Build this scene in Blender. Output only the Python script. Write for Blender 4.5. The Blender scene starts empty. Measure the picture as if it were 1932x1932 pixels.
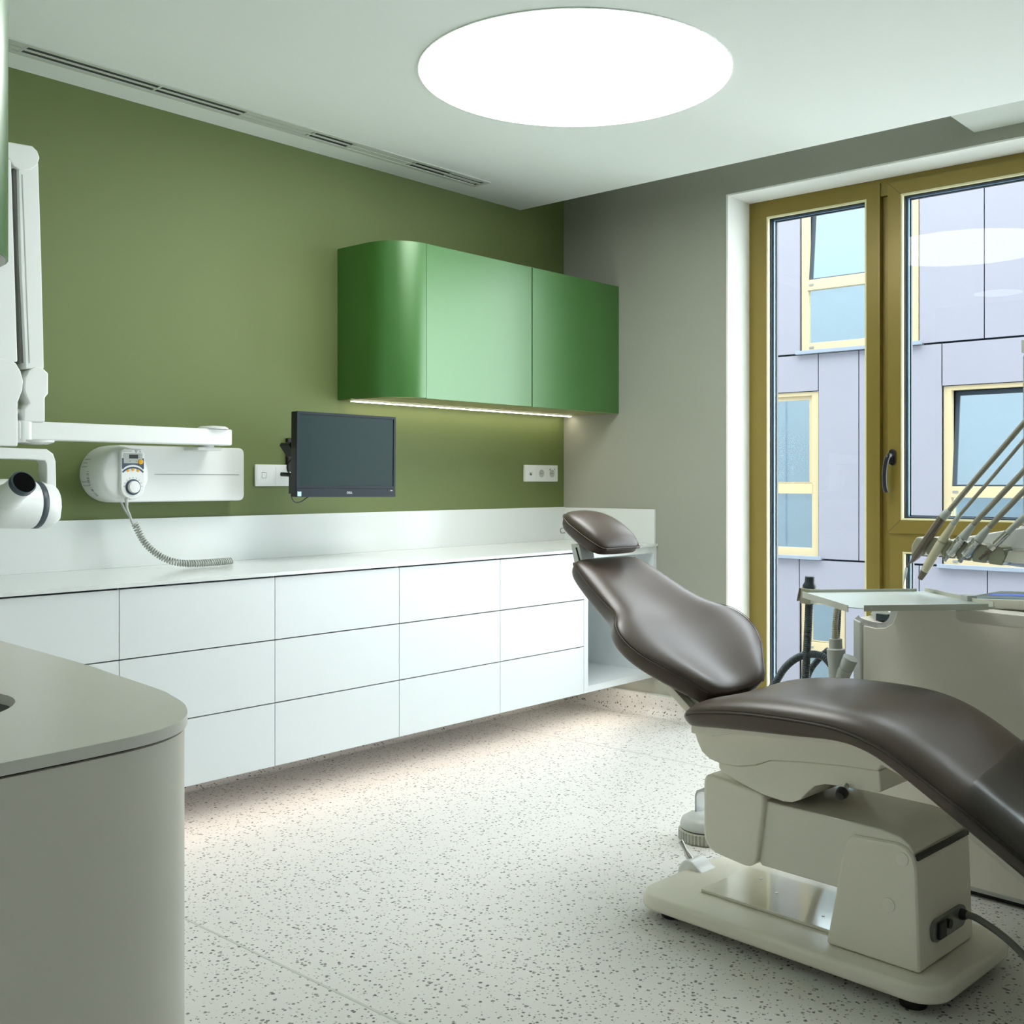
import bpy, bmesh, math, random
from mathutils import Vector, Matrix
random.seed(4)
SC = bpy.context.scene
COL = SC.collection

# ---------------------------------------------------------------- camera
FPX, CX, CY, YAW = 2058.9, 1040.0, 908.3, math.radians(40.64)
cam_d = bpy.data.cameras.new('camera')
cam_d.sensor_width = 36.0
cam_d.lens = FPX * 36.0 / 1932.0
cam_d.shift_x = (966 - CX) / 1932.0
cam_d.shift_y = (CY - 966) / 1932.0
cam_d.clip_start = 0.05
cam_d.clip_end = 200
cam = bpy.data.objects.new('camera', cam_d)
COL.objects.link(cam)
cam.location = (-4.521, -3.791, 1.18)
cam.rotation_euler = (math.pi / 2, 0, YAW - math.pi / 2)
SC.camera = cam

# ---------------------------------------------------------------- world and exposure
world = bpy.data.worlds.new('overcast_sky')
SC.world = world
world.use_nodes = True
bg = world.node_tree.nodes['Background']
bg.inputs['Color'].default_value = (0.88, 0.95, 1.0, 1)
SKY = 7.0
bg.inputs['Strength'].default_value = SKY
LAMP = 10.0
SC.view_settings.view_transform = 'Standard'
SC.view_settings.look = 'None'
SC.view_settings.exposure = 0.36
SC.view_settings.gamma = 1.0
SC.view_settings.use_curve_mapping = False


# ---------------------------------------------------------------- materials
def lin(c):
    return tuple((v / 255 / 12.92) if v / 255 <= 0.04045 else ((v / 255 + 0.055) / 1.055) ** 2.4 for v in c)


def mat(name, rgb, rough=0.5, metal=0.0, spec=0.5, noise=0.03, nscale=9.0, bump=0.0, bscale=200.0, emit=None, estr=0.0, coat=0.0, crough=0.3):
    m = bpy.data.materials.new(name)
    m.use_nodes = True
    nt = m.node_tree
    b = nt.nodes['Principled BSDF']
    c = lin(rgb) if max(rgb) > 1 else rgb
    b.inputs['Roughness'].default_value = rough
    b.inputs['Metallic'].default_value = metal
    b.inputs['Specular IOR Level'].default_value = spec
    b.inputs['Coat Weight'].default_value = coat
    b.inputs['Coat Roughness'].default_value = crough
    geo = nt.nodes.new('ShaderNodeNewGeometry')
    n = nt.nodes.new('ShaderNodeTexNoise')
    n.inputs['Scale'].default_value = nscale
    n.inputs['Detail'].default_value = 3
    nt.links.new(geo.outputs['Position'], n.inputs['Vector'])
    mix = nt.nodes.new('ShaderNodeMix')
    mix.data_type = 'RGBA'
    mix.inputs[6].default_value = (*[v * (1 - noise) for v in c], 1)
    mix.inputs[7].default_value = (*[min(1, v * (1 + noise)) for v in c], 1)
    nt.links.new(n.outputs['Fac'], mix.inputs[0])
    nt.links.new(mix.outputs[2], b.inputs['Base Color'])
    if bump:
        n2 = nt.nodes.new('ShaderNodeTexNoise')
        n2.inputs['Scale'].default_value = bscale
        n2.inputs['Detail'].default_value = 4
        nt.links.new(geo.outputs['Position'], n2.inputs['Vector'])
        bp = nt.nodes.new('ShaderNodeBump')
        bp.inputs['Strength'].default_value = bump
        bp.inputs['Distance'].default_value = 0.002
        nt.links.new(n2.outputs['Fac'], bp.inputs['Height'])
        nt.links.new(bp.outputs['Normal'], b.inputs['Normal'])
    if emit:
        b.inputs['Emission Color'].default_value = (*emit, 1)
        b.inputs['Emission Strength'].default_value = estr
    return m


def terrazzo(name):
    m = bpy.data.materials.new(name)
    m.use_nodes = True
    nt = m.node_tree
    L = nt.links.new
    b = nt.nodes['Principled BSDF']
    b.inputs['Roughness'].default_value = 0.42
    geo = nt.nodes.new('ShaderNodeNewGeometry')
    wob = nt.nodes.new('ShaderNodeTexNoise')
    wob.inputs['Scale'].default_value = 140
    L(geo.outputs['Position'], wob.inputs['Vector'])
    add = nt.nodes.new('ShaderNodeVectorMath')
    add.operation = 'MULTIPLY_ADD'
    add.inputs[1].default_value = (0.005, 0.005, 0.005)
    L(wob.outputs['Color'], add.inputs[0])
    L(geo.outputs['Position'], add.inputs[2])
    base = lin((216, 214, 208))
    cur = None
    for sc, lo, hi, col in ((66, -0.12, 0.38, (128, 123, 118)), (108, -0.12, 0.36, (140, 134, 127)), (74, -0.28, 0.36, (88, 86, 86))):
        off = nt.nodes.new('ShaderNodeVectorMath')
        off.operation = 'ADD'
        off.inputs[1].default_value = (sc * 0.37, sc * 0.11, sc * 0.7)
        L(add.outputs[0], off.inputs[0])
        v = nt.nodes.new('ShaderNodeTexVoronoi')
        v.inputs['Scale'].default_value = sc
        L(off.outputs[0], v.inputs['Vector'])
        sep = nt.nodes.new('ShaderNodeSeparateColor')
        L(v.outputs['Color'], sep.inputs[0])
        thr = nt.nodes.new('ShaderNodeMapRange')
        thr.clamp = False
        thr.inputs['To Min'].default_value = lo
        thr.inputs['To Max'].default_value = hi
        L(sep.outputs[0], thr.inputs['Value'])
        d = nt.nodes.new('ShaderNodeMath')
        d.operation = 'SUBTRACT'
        L(thr.outputs[0], d.inputs[0])
        L(v.outputs['Distance'], d.inputs[1])
        k = nt.nodes.new('ShaderNodeMath')
        k.operation = 'MULTIPLY'
        k.use_clamp = True
        k.inputs[1].default_value = 18
        L(d.outputs[0], k.inputs[0])
        mx = nt.nodes.new('ShaderNodeMix')
        mx.data_type = 'RGBA'
        if cur is None:
            mx.inputs[6].default_value = (*base, 1)
        else:
            L(cur, mx.inputs[6])
        mx.inputs[7].default_value = (*lin(col), 1)
        L(k.outputs[0], mx.inputs[0])
        cur = mx.outputs[2]
    L(cur, b.inputs['Base Color'])
    return m


def glass(name, tint=(1, 1, 1), refl=1.0, rough=0.0, ior=1.5):
    m = bpy.data.materials.new(name)
    m.use_nodes = True
    nt = m.node_tree
    nt.nodes.remove(nt.nodes['Principled BSDF'])
    out = nt.nodes['Material Output']
    tr = nt.nodes.new('ShaderNodeBsdfTransparent')
    tr.inputs['Color'].default_value = (*tint, 1)
    gl = nt.nodes.new('ShaderNodeBsdfGlossy')
    gl.inputs['Roughness'].default_value = rough
    fr = nt.nodes.new('ShaderNodeFresnel')
    fr.inputs['IOR'].default_value = ior
    mu = nt.nodes.new('ShaderNodeMath')
    mu.operation = 'MULTIPLY'
    mu.use_clamp = True
    mu.inputs[1].default_value = refl
    nt.links.new(fr.outputs[0], mu.inputs[0])
    mx = nt.nodes.new('ShaderNodeMixShader')
    nt.links.new(mu.outputs[0], mx.inputs[0])
    nt.links.new(tr.outputs[0], mx.inputs[1])
    nt.links.new(gl.outputs[0], mx.inputs[2])
    nt.links.new(mx.outputs[0], out.inputs['Surface'])
    return m


def mirror_glass(name):
    m = bpy.data.materials.new(name)
    m.use_nodes = True
    nt = m.node_tree
    nt.nodes.remove(nt.nodes['Principled BSDF'])
    out = nt.nodes['Material Output']
    df = nt.nodes.new('ShaderNodeBsdfDiffuse')
    df.inputs['Color'].default_value = (*lin((80, 110, 114)), 1)
    gl = nt.nodes.new('ShaderNodeBsdfGlossy')
    gl.inputs['Roughness'].default_value = 0.03
    gl.inputs['Color'].default_value = (0.80, 0.90, 0.93, 1)
    mx = nt.nodes.new('ShaderNodeMixShader')
    mx.inputs[0].default_value = 0.8
    nt.links.new(df.outputs[0], mx.inputs[1])
    nt.links.new(gl.outputs[0], mx.inputs[2])
    nt.links.new(mx.outputs[0], out.inputs['Surface'])
    return m


def lamp_mat(name, col, strength):
    m = bpy.data.materials.new(name)
    m.use_nodes = True
    nt = m.node_tree
    nt.nodes.remove(nt.nodes['Principled BSDF'])
    e = nt.nodes.new('ShaderNodeEmission')
    e.inputs['Color'].default_value = (*col, 1)
    e.inputs['Strength'].default_value = strength
    nt.links.new(e.outputs[0], nt.nodes['Material Output'].inputs['Surface'])
    return m


M = dict(
    green_wall=mat('green_wall_paint', (106, 119, 68), 0.62, bump=0.06, bscale=300, nscale=2.5),
    grey_wall=mat('grey_wall_paint', (162, 163, 150), 0.7, bump=0.08, bscale=160, nscale=2.5),
    white_wall=mat('white_wall_paint', (220, 222, 214), 0.8, bump=0.04),
    ceiling=mat('ceiling_paint', (242, 247, 242), 0.85, nscale=1.5, noise=0.01),
    reveal=mat('reveal_plaster', (240, 242, 236), 0.8, bump=0.15, bscale=60),
    terrazzo=terrazzo('terrazzo_vinyl'),
    seam=mat('seam_weld', (196, 195, 188), 0.5),
    lacquer=mat('white_lacquer', (224, 229, 230), 0.38, noise=0.01),
    shadow_gap=mat('shadow_gap', (48, 54, 66), 0.8),
    solid=mat('solid_surface_white', (228, 232, 230), 0.16, noise=0.01),
    beige_lacquer=mat('beige_lacquer', (226, 222, 210), 0.45, noise=0.02),
    beige_solid=mat('beige_solid_surface', (224, 221, 212), 0.3, noise=0.02, bump=0.03),
    green_door=mat('green_door_lacquer', (54, 112, 36), 0.36, metal=0.22, spec=1.0, noise=0.02, coat=0.8, crough=0.3),
    green_dark=mat('green_gap_dark', (16, 34, 10), 0.7),
    rail=mat('tray_rail', (206, 206, 192), 0.4, metal=0.1),
    tray=mat('tray_sheet', (184, 194, 188), 0.35, metal=0.2),
    green_under=mat('green_cabinet_underside', (140, 140, 90), 0.5),
    brass=mat('gold_aluminium', (134, 116, 50), 0.34, metal=0.25, bump=0.05, bscale=500),
    brass_edge=mat('glazing_bead', (228, 222, 178), 0.4),
    gasket=mat('black_gasket', (22, 26, 30), 0.45),
    spacer=mat('glazing_spacer', (110, 140, 165), 0.35, metal=0.5),
    black_metal=mat('black_handle_metal', (26, 28, 30), 0.32),
    pane=glass('window_pane_glass', (0.97, 0.985, 0.985), 0.3),
    clear=glass('clear_glass', (0.95, 0.98, 0.97), 1.6),
    cover=glass('clear_plastic_film', (0.86, 0.88, 0.88), 0.7, 0.2),
    facade_pane=mirror_glass('facade_pane_glass'),
    facade=mat('lavender_cladding', (140, 138, 146), 0.7, nscale=0.9, noise=0.05, bump=0.05, bscale=40),
    own_facade=mat('pale_render', (112, 120, 126), 0.7, nscale=0.9, noise=0.03),
    facade_gap=mat('cladding_joint', (70, 82, 112), 0.9),
    facade_frame=mat('cream_window_frame', (190, 172, 134), 0.45),
    facade_sill=mat('pale_sill', (138, 146, 156), 0.4),
    asphalt=mat('courtyard_paving', (150, 152, 150), 0.9),
    leather=mat('taupe_leather', (84, 71, 62), 0.36, spec=0.5, bump=0.10, bscale=700, nscale=14, noise=0.04),
    leather_dark=mat('taupe_piping', (66, 57, 51), 0.5),
    cream=mat('cream_plastic', (236, 231, 216), 0.22, noise=0.015),
    cream_gloss=mat('cream_gloss_plastic', (230, 226, 212), 0.07, noise=0.015),
    cream_mat=mat('cream_matt_plastic', (238, 233, 220), 0.4, noise=0.015),
    white_pl=mat('white_plastic', (232, 234, 232), 0.28, noise=0.01),
    light_grey=mat('light_grey_plastic', (186, 190, 184), 0.4),
    grey_pl=mat('grey_plastic', (128, 130, 126), 0.45),
    dark_pl=mat('charcoal_plastic', (58, 68, 78), 0.4),
    black=mat('black_plastic', (18, 19, 21), 0.4),
    bezel=mat('dark_bezel', (24, 36, 44), 0.42, spec=0.3),
    screen=mat('dark_screen', (18, 44, 44), 0.3, spec=0.22),
    steel=mat('polished_steel', (200, 200, 198), 0.2, metal=1.0),
    steel_soft=mat('brushed_steel', (176, 178, 176), 0.34, metal=0.9),
    grey_steel=mat('grey_plate', (126, 128, 126), 0.35, metal=0.4),
    khaki=mat('khaki_silicone', (172, 170, 148), 0.45),
    hose_grey=mat('grey_green_hose', (156, 154, 138), 0.5),
    hose_dark=mat('dark_ribbed_hose', (70, 82, 86), 0.5),
    taupe_pl=mat('taupe_plastic', (112, 100, 88), 0.35),
    ivory=mat('ivory_plastic', (214, 206, 176), 0.35),
    orange=mat('orange_button', (238, 176, 20), 0.4),
    navy=mat('navy_print', (58, 74, 96), 0.5),
    sticker=mat('pale_blue_sticker', (190, 225, 235), 0.4),
    white_print=mat('white_print', (225, 228, 228), 0.5),
    grey_print=mat('grey_print', (120, 124, 126), 0.6),
    display=mat('touch_display', (150, 178, 190), 0.08, spec=0.8, emit=(0.3, 0.6, 0.9), estr=0.06),
    display_blue=mat('display_blue_bar', (40, 70, 220), 0.1, emit=(0.1, 0.25, 1.0), estr=0.45),
    lamp=lamp_mat('lamp_diffuser', (0.97, 1.0, 0.985), LAMP),
    lamp_small=lamp_mat('lamp_diffuser_small', (0.94, 1.0, 0.96), 4.0),
    led=lamp_mat('warm_led', (1.0, 0.90, 0.72), 13.0),
    led_floor=lamp_mat('plinth_led', (1.0, 0.90, 0.82), 15.0),
    void=mat('dark_hollow', (4, 4, 5), 0.95, spec=0.1),
    dark_slot=mat('dark_slot', (60, 66, 60), 0.8),
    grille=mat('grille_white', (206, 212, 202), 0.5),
)


# ---------------------------------------------------------------- geometry helpers (world coordinates)
def box(x0, x1, y0, y1, z0, z1):
    v = [(x, y, z) for x in (x0, x1) for y in (y0, y1) for z in (z0, z1)]
    f = [(0, 1, 3, 2), (4, 6, 7, 5), (0, 4, 5, 1), (2, 3, 7, 6), (0, 2, 6, 4), (1, 5, 7, 3)]
    return v, f


def prism(poly, a, b, axis='z'):
    n = len(poly)

    def mk(p, h):
        return {'z': (p[0], p[1], h), 'x': (h, p[0], p[1]), 'y': (p[0], h, p[1])}[axis]
    v = [mk(p, a) for p in poly] + [mk(p, b) for p in poly]
    f = [tuple(reversed(range(n))), tuple(range(n, 2 * n))]
    f += [(i, (i + 1) % n, n + (i + 1) % n, n + i) for i in range(n)]
    return v, f


def frame_prism(outer, inner, a, b, axis='z'):
    """ring between two outlines with the same number of points"""
    n = len(outer)

    def mk(p, h):
        return {'z': (p[0], p[1], h), 'x': (h, p[0], p[1]), 'y': (p[0], h, p[1])}[axis]
    v = [mk(p, a) for p in outer] + [mk(p, a) for p in inner] + [mk(p, b) for p in outer] + [mk(p, b) for p in inner]
    f = []
    for i in range(n):
        j = (i + 1) % n
        f += [(i, j, n + j, n + i), (2 * n + i, 3 * n + i, 3 * n + j, 2 * n + j), (i, 2 * n + i, 2 * n + j, j), (n + i, n + j, 3 * n + j, 3 * n + i)]
    return v, f


def rrect(cx, cy, w, h, r, n=6):
    pts = []
    for k, (sx, sy) in enumerate(((1, 1), (-1, 1), (-1, -1), (1, -1))):
        for i in range(n + 1):
            a = (k + i / n) * math.pi / 2
            pts.append((cx + sx * (w / 2 - r) + r * math.cos(a), cy + sy * (h / 2 - r) + r * math.sin(a)))
    return pts


def ell(cx, cy, rx, ry, n=40):
    return [(cx + rx * math.cos(2 * math.pi * i / n), cy + ry * math.sin(2 * math.pi * i / n)) for i in range(n)]


def basis(d):
    d = Vector(d).normalized()
    u = d.orthogonal().normalized()
    return d, u, d.cross(u)


def lathe(prof, c, d=(0, 0, 1), n=32):
    """prof: (radius, height) along direction d from point c; closed with fans"""
    d, u, w = basis(d)
    c = Vector(c)
    v, f = [], []
    for r, h in prof:
        for i in range(n):
            a = 2 * math.pi * i / n
            v.append(tuple(c + d * h + (u * math.cos(a) + w * math.sin(a)) * r))
    for k in range(len(prof) - 1):
        for i in range(n):
            j = (i + 1) % n
            f.append((k * n + i, k * n + j, (k + 1) * n + j, (k + 1) * n + i))
    f.append(tuple(reversed(range(n))))
    m = (len(prof) - 1) * n
    f.append(tuple(range(m, m + n)))
    return v, f


def catmull(pts, per=8):
    P = [Vector(p) for p in pts]
    P = [P[0] * 2 - P[1]] + P + [P[-1] * 2 - P[-2]]
    out = []
    for i in range(1, len(P) - 2):
        for k in range(per):
            t = k / per
            a, b, c, d = P[i - 1], P[i], P[i + 1], P[i + 2]
            out.append(0.5 * ((2 * b) + (c - a) * t + (2 * a - 5 * b + 4 * c - d) * t * t + (3 * b - a - 3 * c + d) * t ** 3))
    out.append(P[-2])
    return out


def tube(pts, r, n=10):
    P = [Vector(p) for p in pts]
    m = len(P)
    R = r if isinstance(r, (list, tuple)) else [r] * m
    t0 = (P[1] - P[0]).normalized()
    u = t0.orthogonal().normalized()
    v, f = [], []
    for i in range(m):
        t = (P[min(i + 1, m - 1)] - P[max(i - 1, 0)]).normalized()
        u = (u - t * u.dot(t)).normalized()
        w = t.cross(u)
        for k in range(n):
            a = 2 * math.pi * k / n
            v.append(tuple(P[i] + (u * math.cos(a) + w * math.sin(a)) * R[i]))
    for i in range(m - 1):
        for k in range(n):
            j = (k + 1) % n
            f.append((i * n + k, i * n + j, (i + 1) * n + j, (i + 1) * n + k))
    f.append(tuple(reversed(range(n))))
    f.append(tuple(range((m - 1) * n, m * n)))
    return v, f


def resample(pts, step):
    P = [Vector(p) for p in pts]
    out = [P[0]]
    acc = 0.0
    for a, b in zip(P, P[1:]):
        L = (b - a).length
        pos = step - acc
        while pos <= L:
            out.append(a + (b - a) * (pos / L))
            pos += step
        acc = L - (pos - step)
    return out


def ribbed(pts, r, pitch=0.006, n=12):
    P = resample(catmull(pts, 14), pitch / 2)
    return tube(P, [r if i % 2 else r * 0.84 for i in range(len(P))], n)


def grid_faces(rows, cols, wrap=False):
    f = []
    for i in range(rows - 1):
        for k in range(cols if wrap else cols - 1):
            j = (k + 1) % cols
            f.append((i * cols + k, i * cols + j, (i + 1) * cols + j, (i + 1) * cols + k))
    return f


def join(*gs):
    v, f = [], []
    for g in gs:
        o = len(v)
        v += list(g[0])
        f += [tuple(i + o for i in q) for q in g[1]]
    return v, f


def xf(g, fn):
    return [tuple(fn(*p)) for p in g[0]], g[1]


# ---------------------------------------------------------------- object helpers
def tag(o, label=None, cat=None, group=None, kind=None):
    if label: o['label'] = label
    if cat: o['category'] = cat
    if group: o['group'] = group
    if kind: o['kind'] = kind
    return o


def mesh(name, g, m, bevel=0.0, seg=2, smooth=True, angle=35, origin=(0, 0, 0), recalc=True):
    ox, oy, oz = origin
    me = bpy.data.meshes.new(name)
    me.from_pydata([(x - ox, y - oy, z - oz) for x, y, z in g[0]], [], g[1])
    bm = bmesh.new()
    bm.from_mesh(me)
    if recalc:
        bmesh.ops.recalc_face_normals(bm, faces=bm.faces)
    if bevel:
        es = [e for e in bm.edges if len(e.link_faces) == 2 and e.calc_face_angle(0) > math.radians(angle)]
        bmesh.ops.bevel(bm, geom=es, offset=bevel, segments=seg, profile=0.6, affect='EDGES', clamp_overlap=True)
    bm.to_mesh(me)
    bm.free()
    if smooth:
        for p in me.polygons: p.use_smooth = True
        me.set_sharp_from_angle(angle=math.radians(angle))
    me.materials.append(M[m] if isinstance(m, str) else m)
    return me


def thing(name, label, cat, loc=(0, 0, 0), group=None):
    o = bpy.data.objects.new(name, None)
    o.empty_display_size = 0.05
    o.location = loc
    COL.objects.link(o)
    return tag(o, label, cat, group)


def _org(p):
    l = Vector((0, 0, 0))
    while p is not None:
        l += Vector(p.location)
        p = p.parent
    return l


def part(parent, name, g, m, bevel=0.0, seg=2, smooth=True, angle=35, label=None, subsurf=0, kind=None):
    o = bpy.data.objects.new(name, mesh(name, g, m, bevel, seg, smooth, angle, _org(parent)))
    COL.objects.link(o)
    o.parent = parent
    if label: o['label'] = label
    if kind: o['kind'] = kind
    if bevel and smooth:
        wn = o.modifiers.new('weighted_normal', 'WEIGHTED_NORMAL')
        wn.keep_sharp = True
    if subsurf:
        md = o.modifiers.new('subdivision', 'SUBSURF')
        md.levels = md.render_levels = subsurf
    return o


def solo(name, g, m, label, cat, origin=(0, 0, 0), group=None, bevel=0.0, seg=2, smooth=True, angle=35):
    o = bpy.data.objects.new(name, mesh(name, g, m, bevel, seg, smooth, angle, origin))
    o.location = origin
    COL.objects.link(o)
    return tag(o, label, cat, group)


def struct(name, g, m, bevel=0.0, smooth=False, seg=2):
    o = bpy.data.objects.new(name, mesh(name, g, m, bevel, seg, smooth))
    COL.objects.link(o)
    o['kind'] = 'structure'
    if bevel and smooth:
        o.modifiers.new('weighted_normal', 'WEIGHTED_NORMAL').keep_sharp = True
    return o


def lettering(parent, name, text, size, m, origin, right, up, depth=0.0004):
    cu = bpy.data.curves.new('lettering_curve', 'FONT')
    cu.body = text
    cu.size = size
    cu.align_x = 'CENTER'
    cu.align_y = 'CENTER'
    cu.extrude = depth
    tmp = bpy.data.objects.new('lettering_tmp', cu)
    COL.objects.link(tmp)
    dg = bpy.context.evaluated_depsgraph_get()
    me = bpy.data.meshes.new_from_object(tmp.evaluated_get(dg))
    bpy.data.objects.remove(tmp)
    R, U = Vector(right).normalized(), Vector(up).normalized()
    N = R.cross(U)
    off = Vector(origin) - _org(parent)
    for v in me.vertices:
        c = v.co
        v.co = off + R * c.x + U * c.y + N * c.z
    me.materials.clear()
    me.materials.append(M[m])
    o = bpy.data.objects.new(name, me)
    COL.objects.link(o)
    o.parent = parent
    return o


# ================================================================ THE SETTING
ZC = 2.58          # ceiling height
XE = -0.35         # edge of the dropped ceiling in front of the window wall
YF = -4.4          # right end of the window opening
WY0, WZ1, WX = -1.015, 2.558, 0.20   # left edge, top and frame plane of the window opening

struct('floor', box(-6.2, 0.25, -6.2, 0.12, -0.08, 0.0), 'terrazzo')
FL = bpy.data.objects['floor']
for x in (-2.93, -0.68):
    part(FL, 'floor_seam', box(x - 0.0035, x + 0.0035, -6.0, -0.03, 0.0002, 0.0006), 'seam', smooth=False)
struct('wall_back', box(-6.2, 0.0, 0.0, 0.12, 0.0, 3.0), 'green_wall')
struct('wall_left', box(-4.42, -4.28, -2.60, 0.0, 0.0, 2.9), 'white_wall')
struct('wall_far', box(-6.3, -6.2, -6.2, 0.12, 0.0, 2.9), 'white_wall')
struct('wall_front', box(-6.2, 0.25, -6.3, -6.2, 0.0, 2.9), 'white_wall')
# window wall around its opening, as one shell with plastered reveals
struct('wall_right', join(box(0.0, 0.30, WY0, 0.12, 0.0, 3.0), box(0.0, 0.30, -6.2, YF, 0.0, 3.0), box(0.0, 0.30, YF, WY0, WZ1, 3.0), box(0.0, 0.30, YF, WY0, 0.0, 0.06)), 'grey_wall')
WR = bpy.data.objects['wall_right']
part(WR, 'reveal', box(0.0006, WX + 0.005, WY0 - 0.012, WY0 + 0.0002, 0.06, WZ1), 'reveal', bevel=0.004)
part(WR, 'reveal', box(0.0006, WX + 0.005, YF, WY0 - 0.012, WZ1 - 0.010, WZ1 + 0.0002), 'reveal', bevel=0.004)
part(WR, 'reveal', box(0.0006, WX + 0.005, YF - 0.0002, YF + 0.012, 0.06, WZ1), 'reveal', bevel=0.004)
# dropped ceiling with an open recess along the window wall
struct('ceiling', join(box(-6.2, XE, -6.2, 0.0, ZC, ZC + 0.10), box(XE - 0.02, XE, -6.2, 0.0, ZC + 0.10, 2.9), box(-6.3, 0.0, -6.3, 0.12, 2.9, 3.0)), 'ceiling')
struct('trim_1', box(XE + 0.004, -0.0005, -6.2, -2.195, ZC + 0.028, ZC + 0.31), 'grille', bevel=0.003)  # bulkhead by the window; colour darker than the ceiling to stand in for shade


def cove(y_axis, a, b, h=0.105, r=0.045, t=0.012):
    """terrazzo sheet turned up the wall: quarter-round at its foot"""
    pts = [(0, h), (-t, h)]
    for i in range(9):
        an = i / 8 * math.pi / 2
        pts.append((-t - r + r * math.cos(an), r - r * math.sin(an) + 0.0008))
    pts += [(0, 0.0008)]
    if y_axis:
        return prism(pts, a, b, 'y')
    v, f = prism(pts, a, b, 'x')
    return v, f


bb = struct('baseboard_right', cove(True, WY0, 0.0), 'terrazzo', smooth=True)
part(bb, 'cap_strip', box(-0.014, -0.0005, WY0, -0.014, 0.105, 0.110), 'light_grey')
bb2 = struct('baseboard_back', cove(False, -4.28, -0.012), 'terrazzo', smooth=True)

# ---------------------------------------------------------------- window
win = bpy.data.objects.new('window_1', None)
win.location = (WX, -2.5, 0.06)
COL.objects.link(win)
win['kind'] = 'structure'
win['label'] = 'floor-to-ceiling window with gold aluminium frames'
FY0 = WY0 - 0.008
fd0, fd1 = WX, WX + 0.075      # frame depth
ZT = WZ1 - 0.008


def bar_y(y0, y1, z0, z1, x0=fd0, x1=fd1):
    return box(x0, x1, min(y0, y1), max(y0, y1), z0, z1)


part(win, 'frame_head', bar_y(YF, FY0, 2.470, ZT), 'brass', 0.0015)
part(win, 'frame_jamb', bar_y(-1.121, FY0, 0.06, 2.470), 'brass', 0.0015)
part(win, 'frame_sill', bar_y(YF, -1.121, 0.06, 0.15), 'brass', 0.0015)
part(win, 'mullion', bar_y(-1.690, -1.636, 0.15, 2.470), 'brass', 0.0015)
part(win, 'mullion', bar_y(-1.705, -1.690, 0.15, 2.53, fd0 - 0.010, fd1), 'brass', 0.001)
part(win, 'mullion', bar_y(-1.745, -1.705, 0.15, 2.47, fd0 + 0.022, fd1), 'brass', 0.001)
part(win, 'mullion', bar_y(-3.03, -2.90, 0.15, 2.470), 'brass', 0.0015)
part(win, 'transom', bar_y(-2.90, -1.745, 0.866, 0.955, fd0 + 0.003, fd1), 'brass', 0.0015)
part(win, 'frame_post', bar_y(-1.805, -1.745, 0.15, 0.866, fd0 + 0.003, fd1), 'brass', 0.0015)
part(win, 'frame_post', bar_y(-2.90, -2.85, 0.15, 0.866, fd0 + 0.003, fd1), 'brass', 0.0015)
part(win, 'frame_jamb', bar_y(YF, YF + 0.10, 0.15, 2.470), 'brass', 0.0015)
# opening sash: four mitred rails
SY0, SY1, SZ0, SZ1 = -1.742, -2.902, 0.950, 2.522
GY0, GY1, GZ0, GZ1 = -1.803, -2.842, 1.008, 2.463
sash = part(win, 'sash', frame_prism([(SY0, SZ0), (SY1, SZ0), (SY1, SZ1), (SY0, SZ1)], [(GY0, GZ0), (GY1, GZ0), (GY1, GZ1), (GY0, GZ1)], fd0 - 0.012, fd0 + 0.055, 'x'), 'brass', 0.0015)
for y, z, dy, dz in ((SY0, SZ1, -0.058, -0.056), (SY0, SZ0, -0.058, 0.056)):
    part(win, 'mitre_joint', tube([(fd0 - 0.0122, y, z), (fd0 - 0.0122, y + dy, z + dz)], 0.0007, 6), 'dark_slot')


def glazing(y0, y1, z0, z1, x):
    """bead, gasket, spacer and pane for one light (y0 is the left side in the room)"""
    part(win, 'glazing_bead', frame_prism([(y0, z0), (y1, z0), (y1, z1), (y0, z1)], [(y0 - .008, z0 + .008), (y1 + .008, z0 + .008), (y1 + .008, z1 - .008), (y0 - .008, z1 - .008)], x - 0.001, x + 0.02, 'x'), 'brass_edge', 0.001)
    part(win, 'gasket', frame_prism([(y0 - .006, z0 + .006), (y1 + .006, z0 + .006), (y1 + .006, z1 - .006), (y0 - .006, z1 - .006)], [(y0 - .013, z0 + .013), (y1 + .013, z0 + .013), (y1 + .013, z1 - .013), (y0 - .013, z1 - .013)], x + 0.021, x + 0.032, 'x'), 'gasket')
    part(win, 'spacer', frame_prism([(y0 - .008, z0 + .008), (y1 + .008, z0 + .008), (y1 + .008, z1 - .008), (y0 - .008, z1 - .008)], [(y0 - .022, z0 + .016), (y1 + .022, z0 + .016), (y1 + .022, z1 - .016), (y0 - .022, z1 - .016)], x + 0.036, x + 0.05, 'x'), 'spacer')
    part(win, 'gasket', frame_prism([(y0 - .008, z0 + .008), (y1 + .008, z0 + .008), (y1 + .008, z1 - .008), (y0 - .008, z1 - .008)], [(y0 - .027, z0 + .02), (y1 + .027, z0 + .02), (y1 + .027, z1 - .02), (y0 - .027, z1 - .02)], x + 0.052, x + 0.066, 'x'), 'gasket')
    part(win, 'pane', box(x + 0.033, x + 0.0345, min(y0, y1) + .006, max(y0, y1) - .006, z0 + .006, z1 - .006), 'pane', smooth=False)


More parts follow.
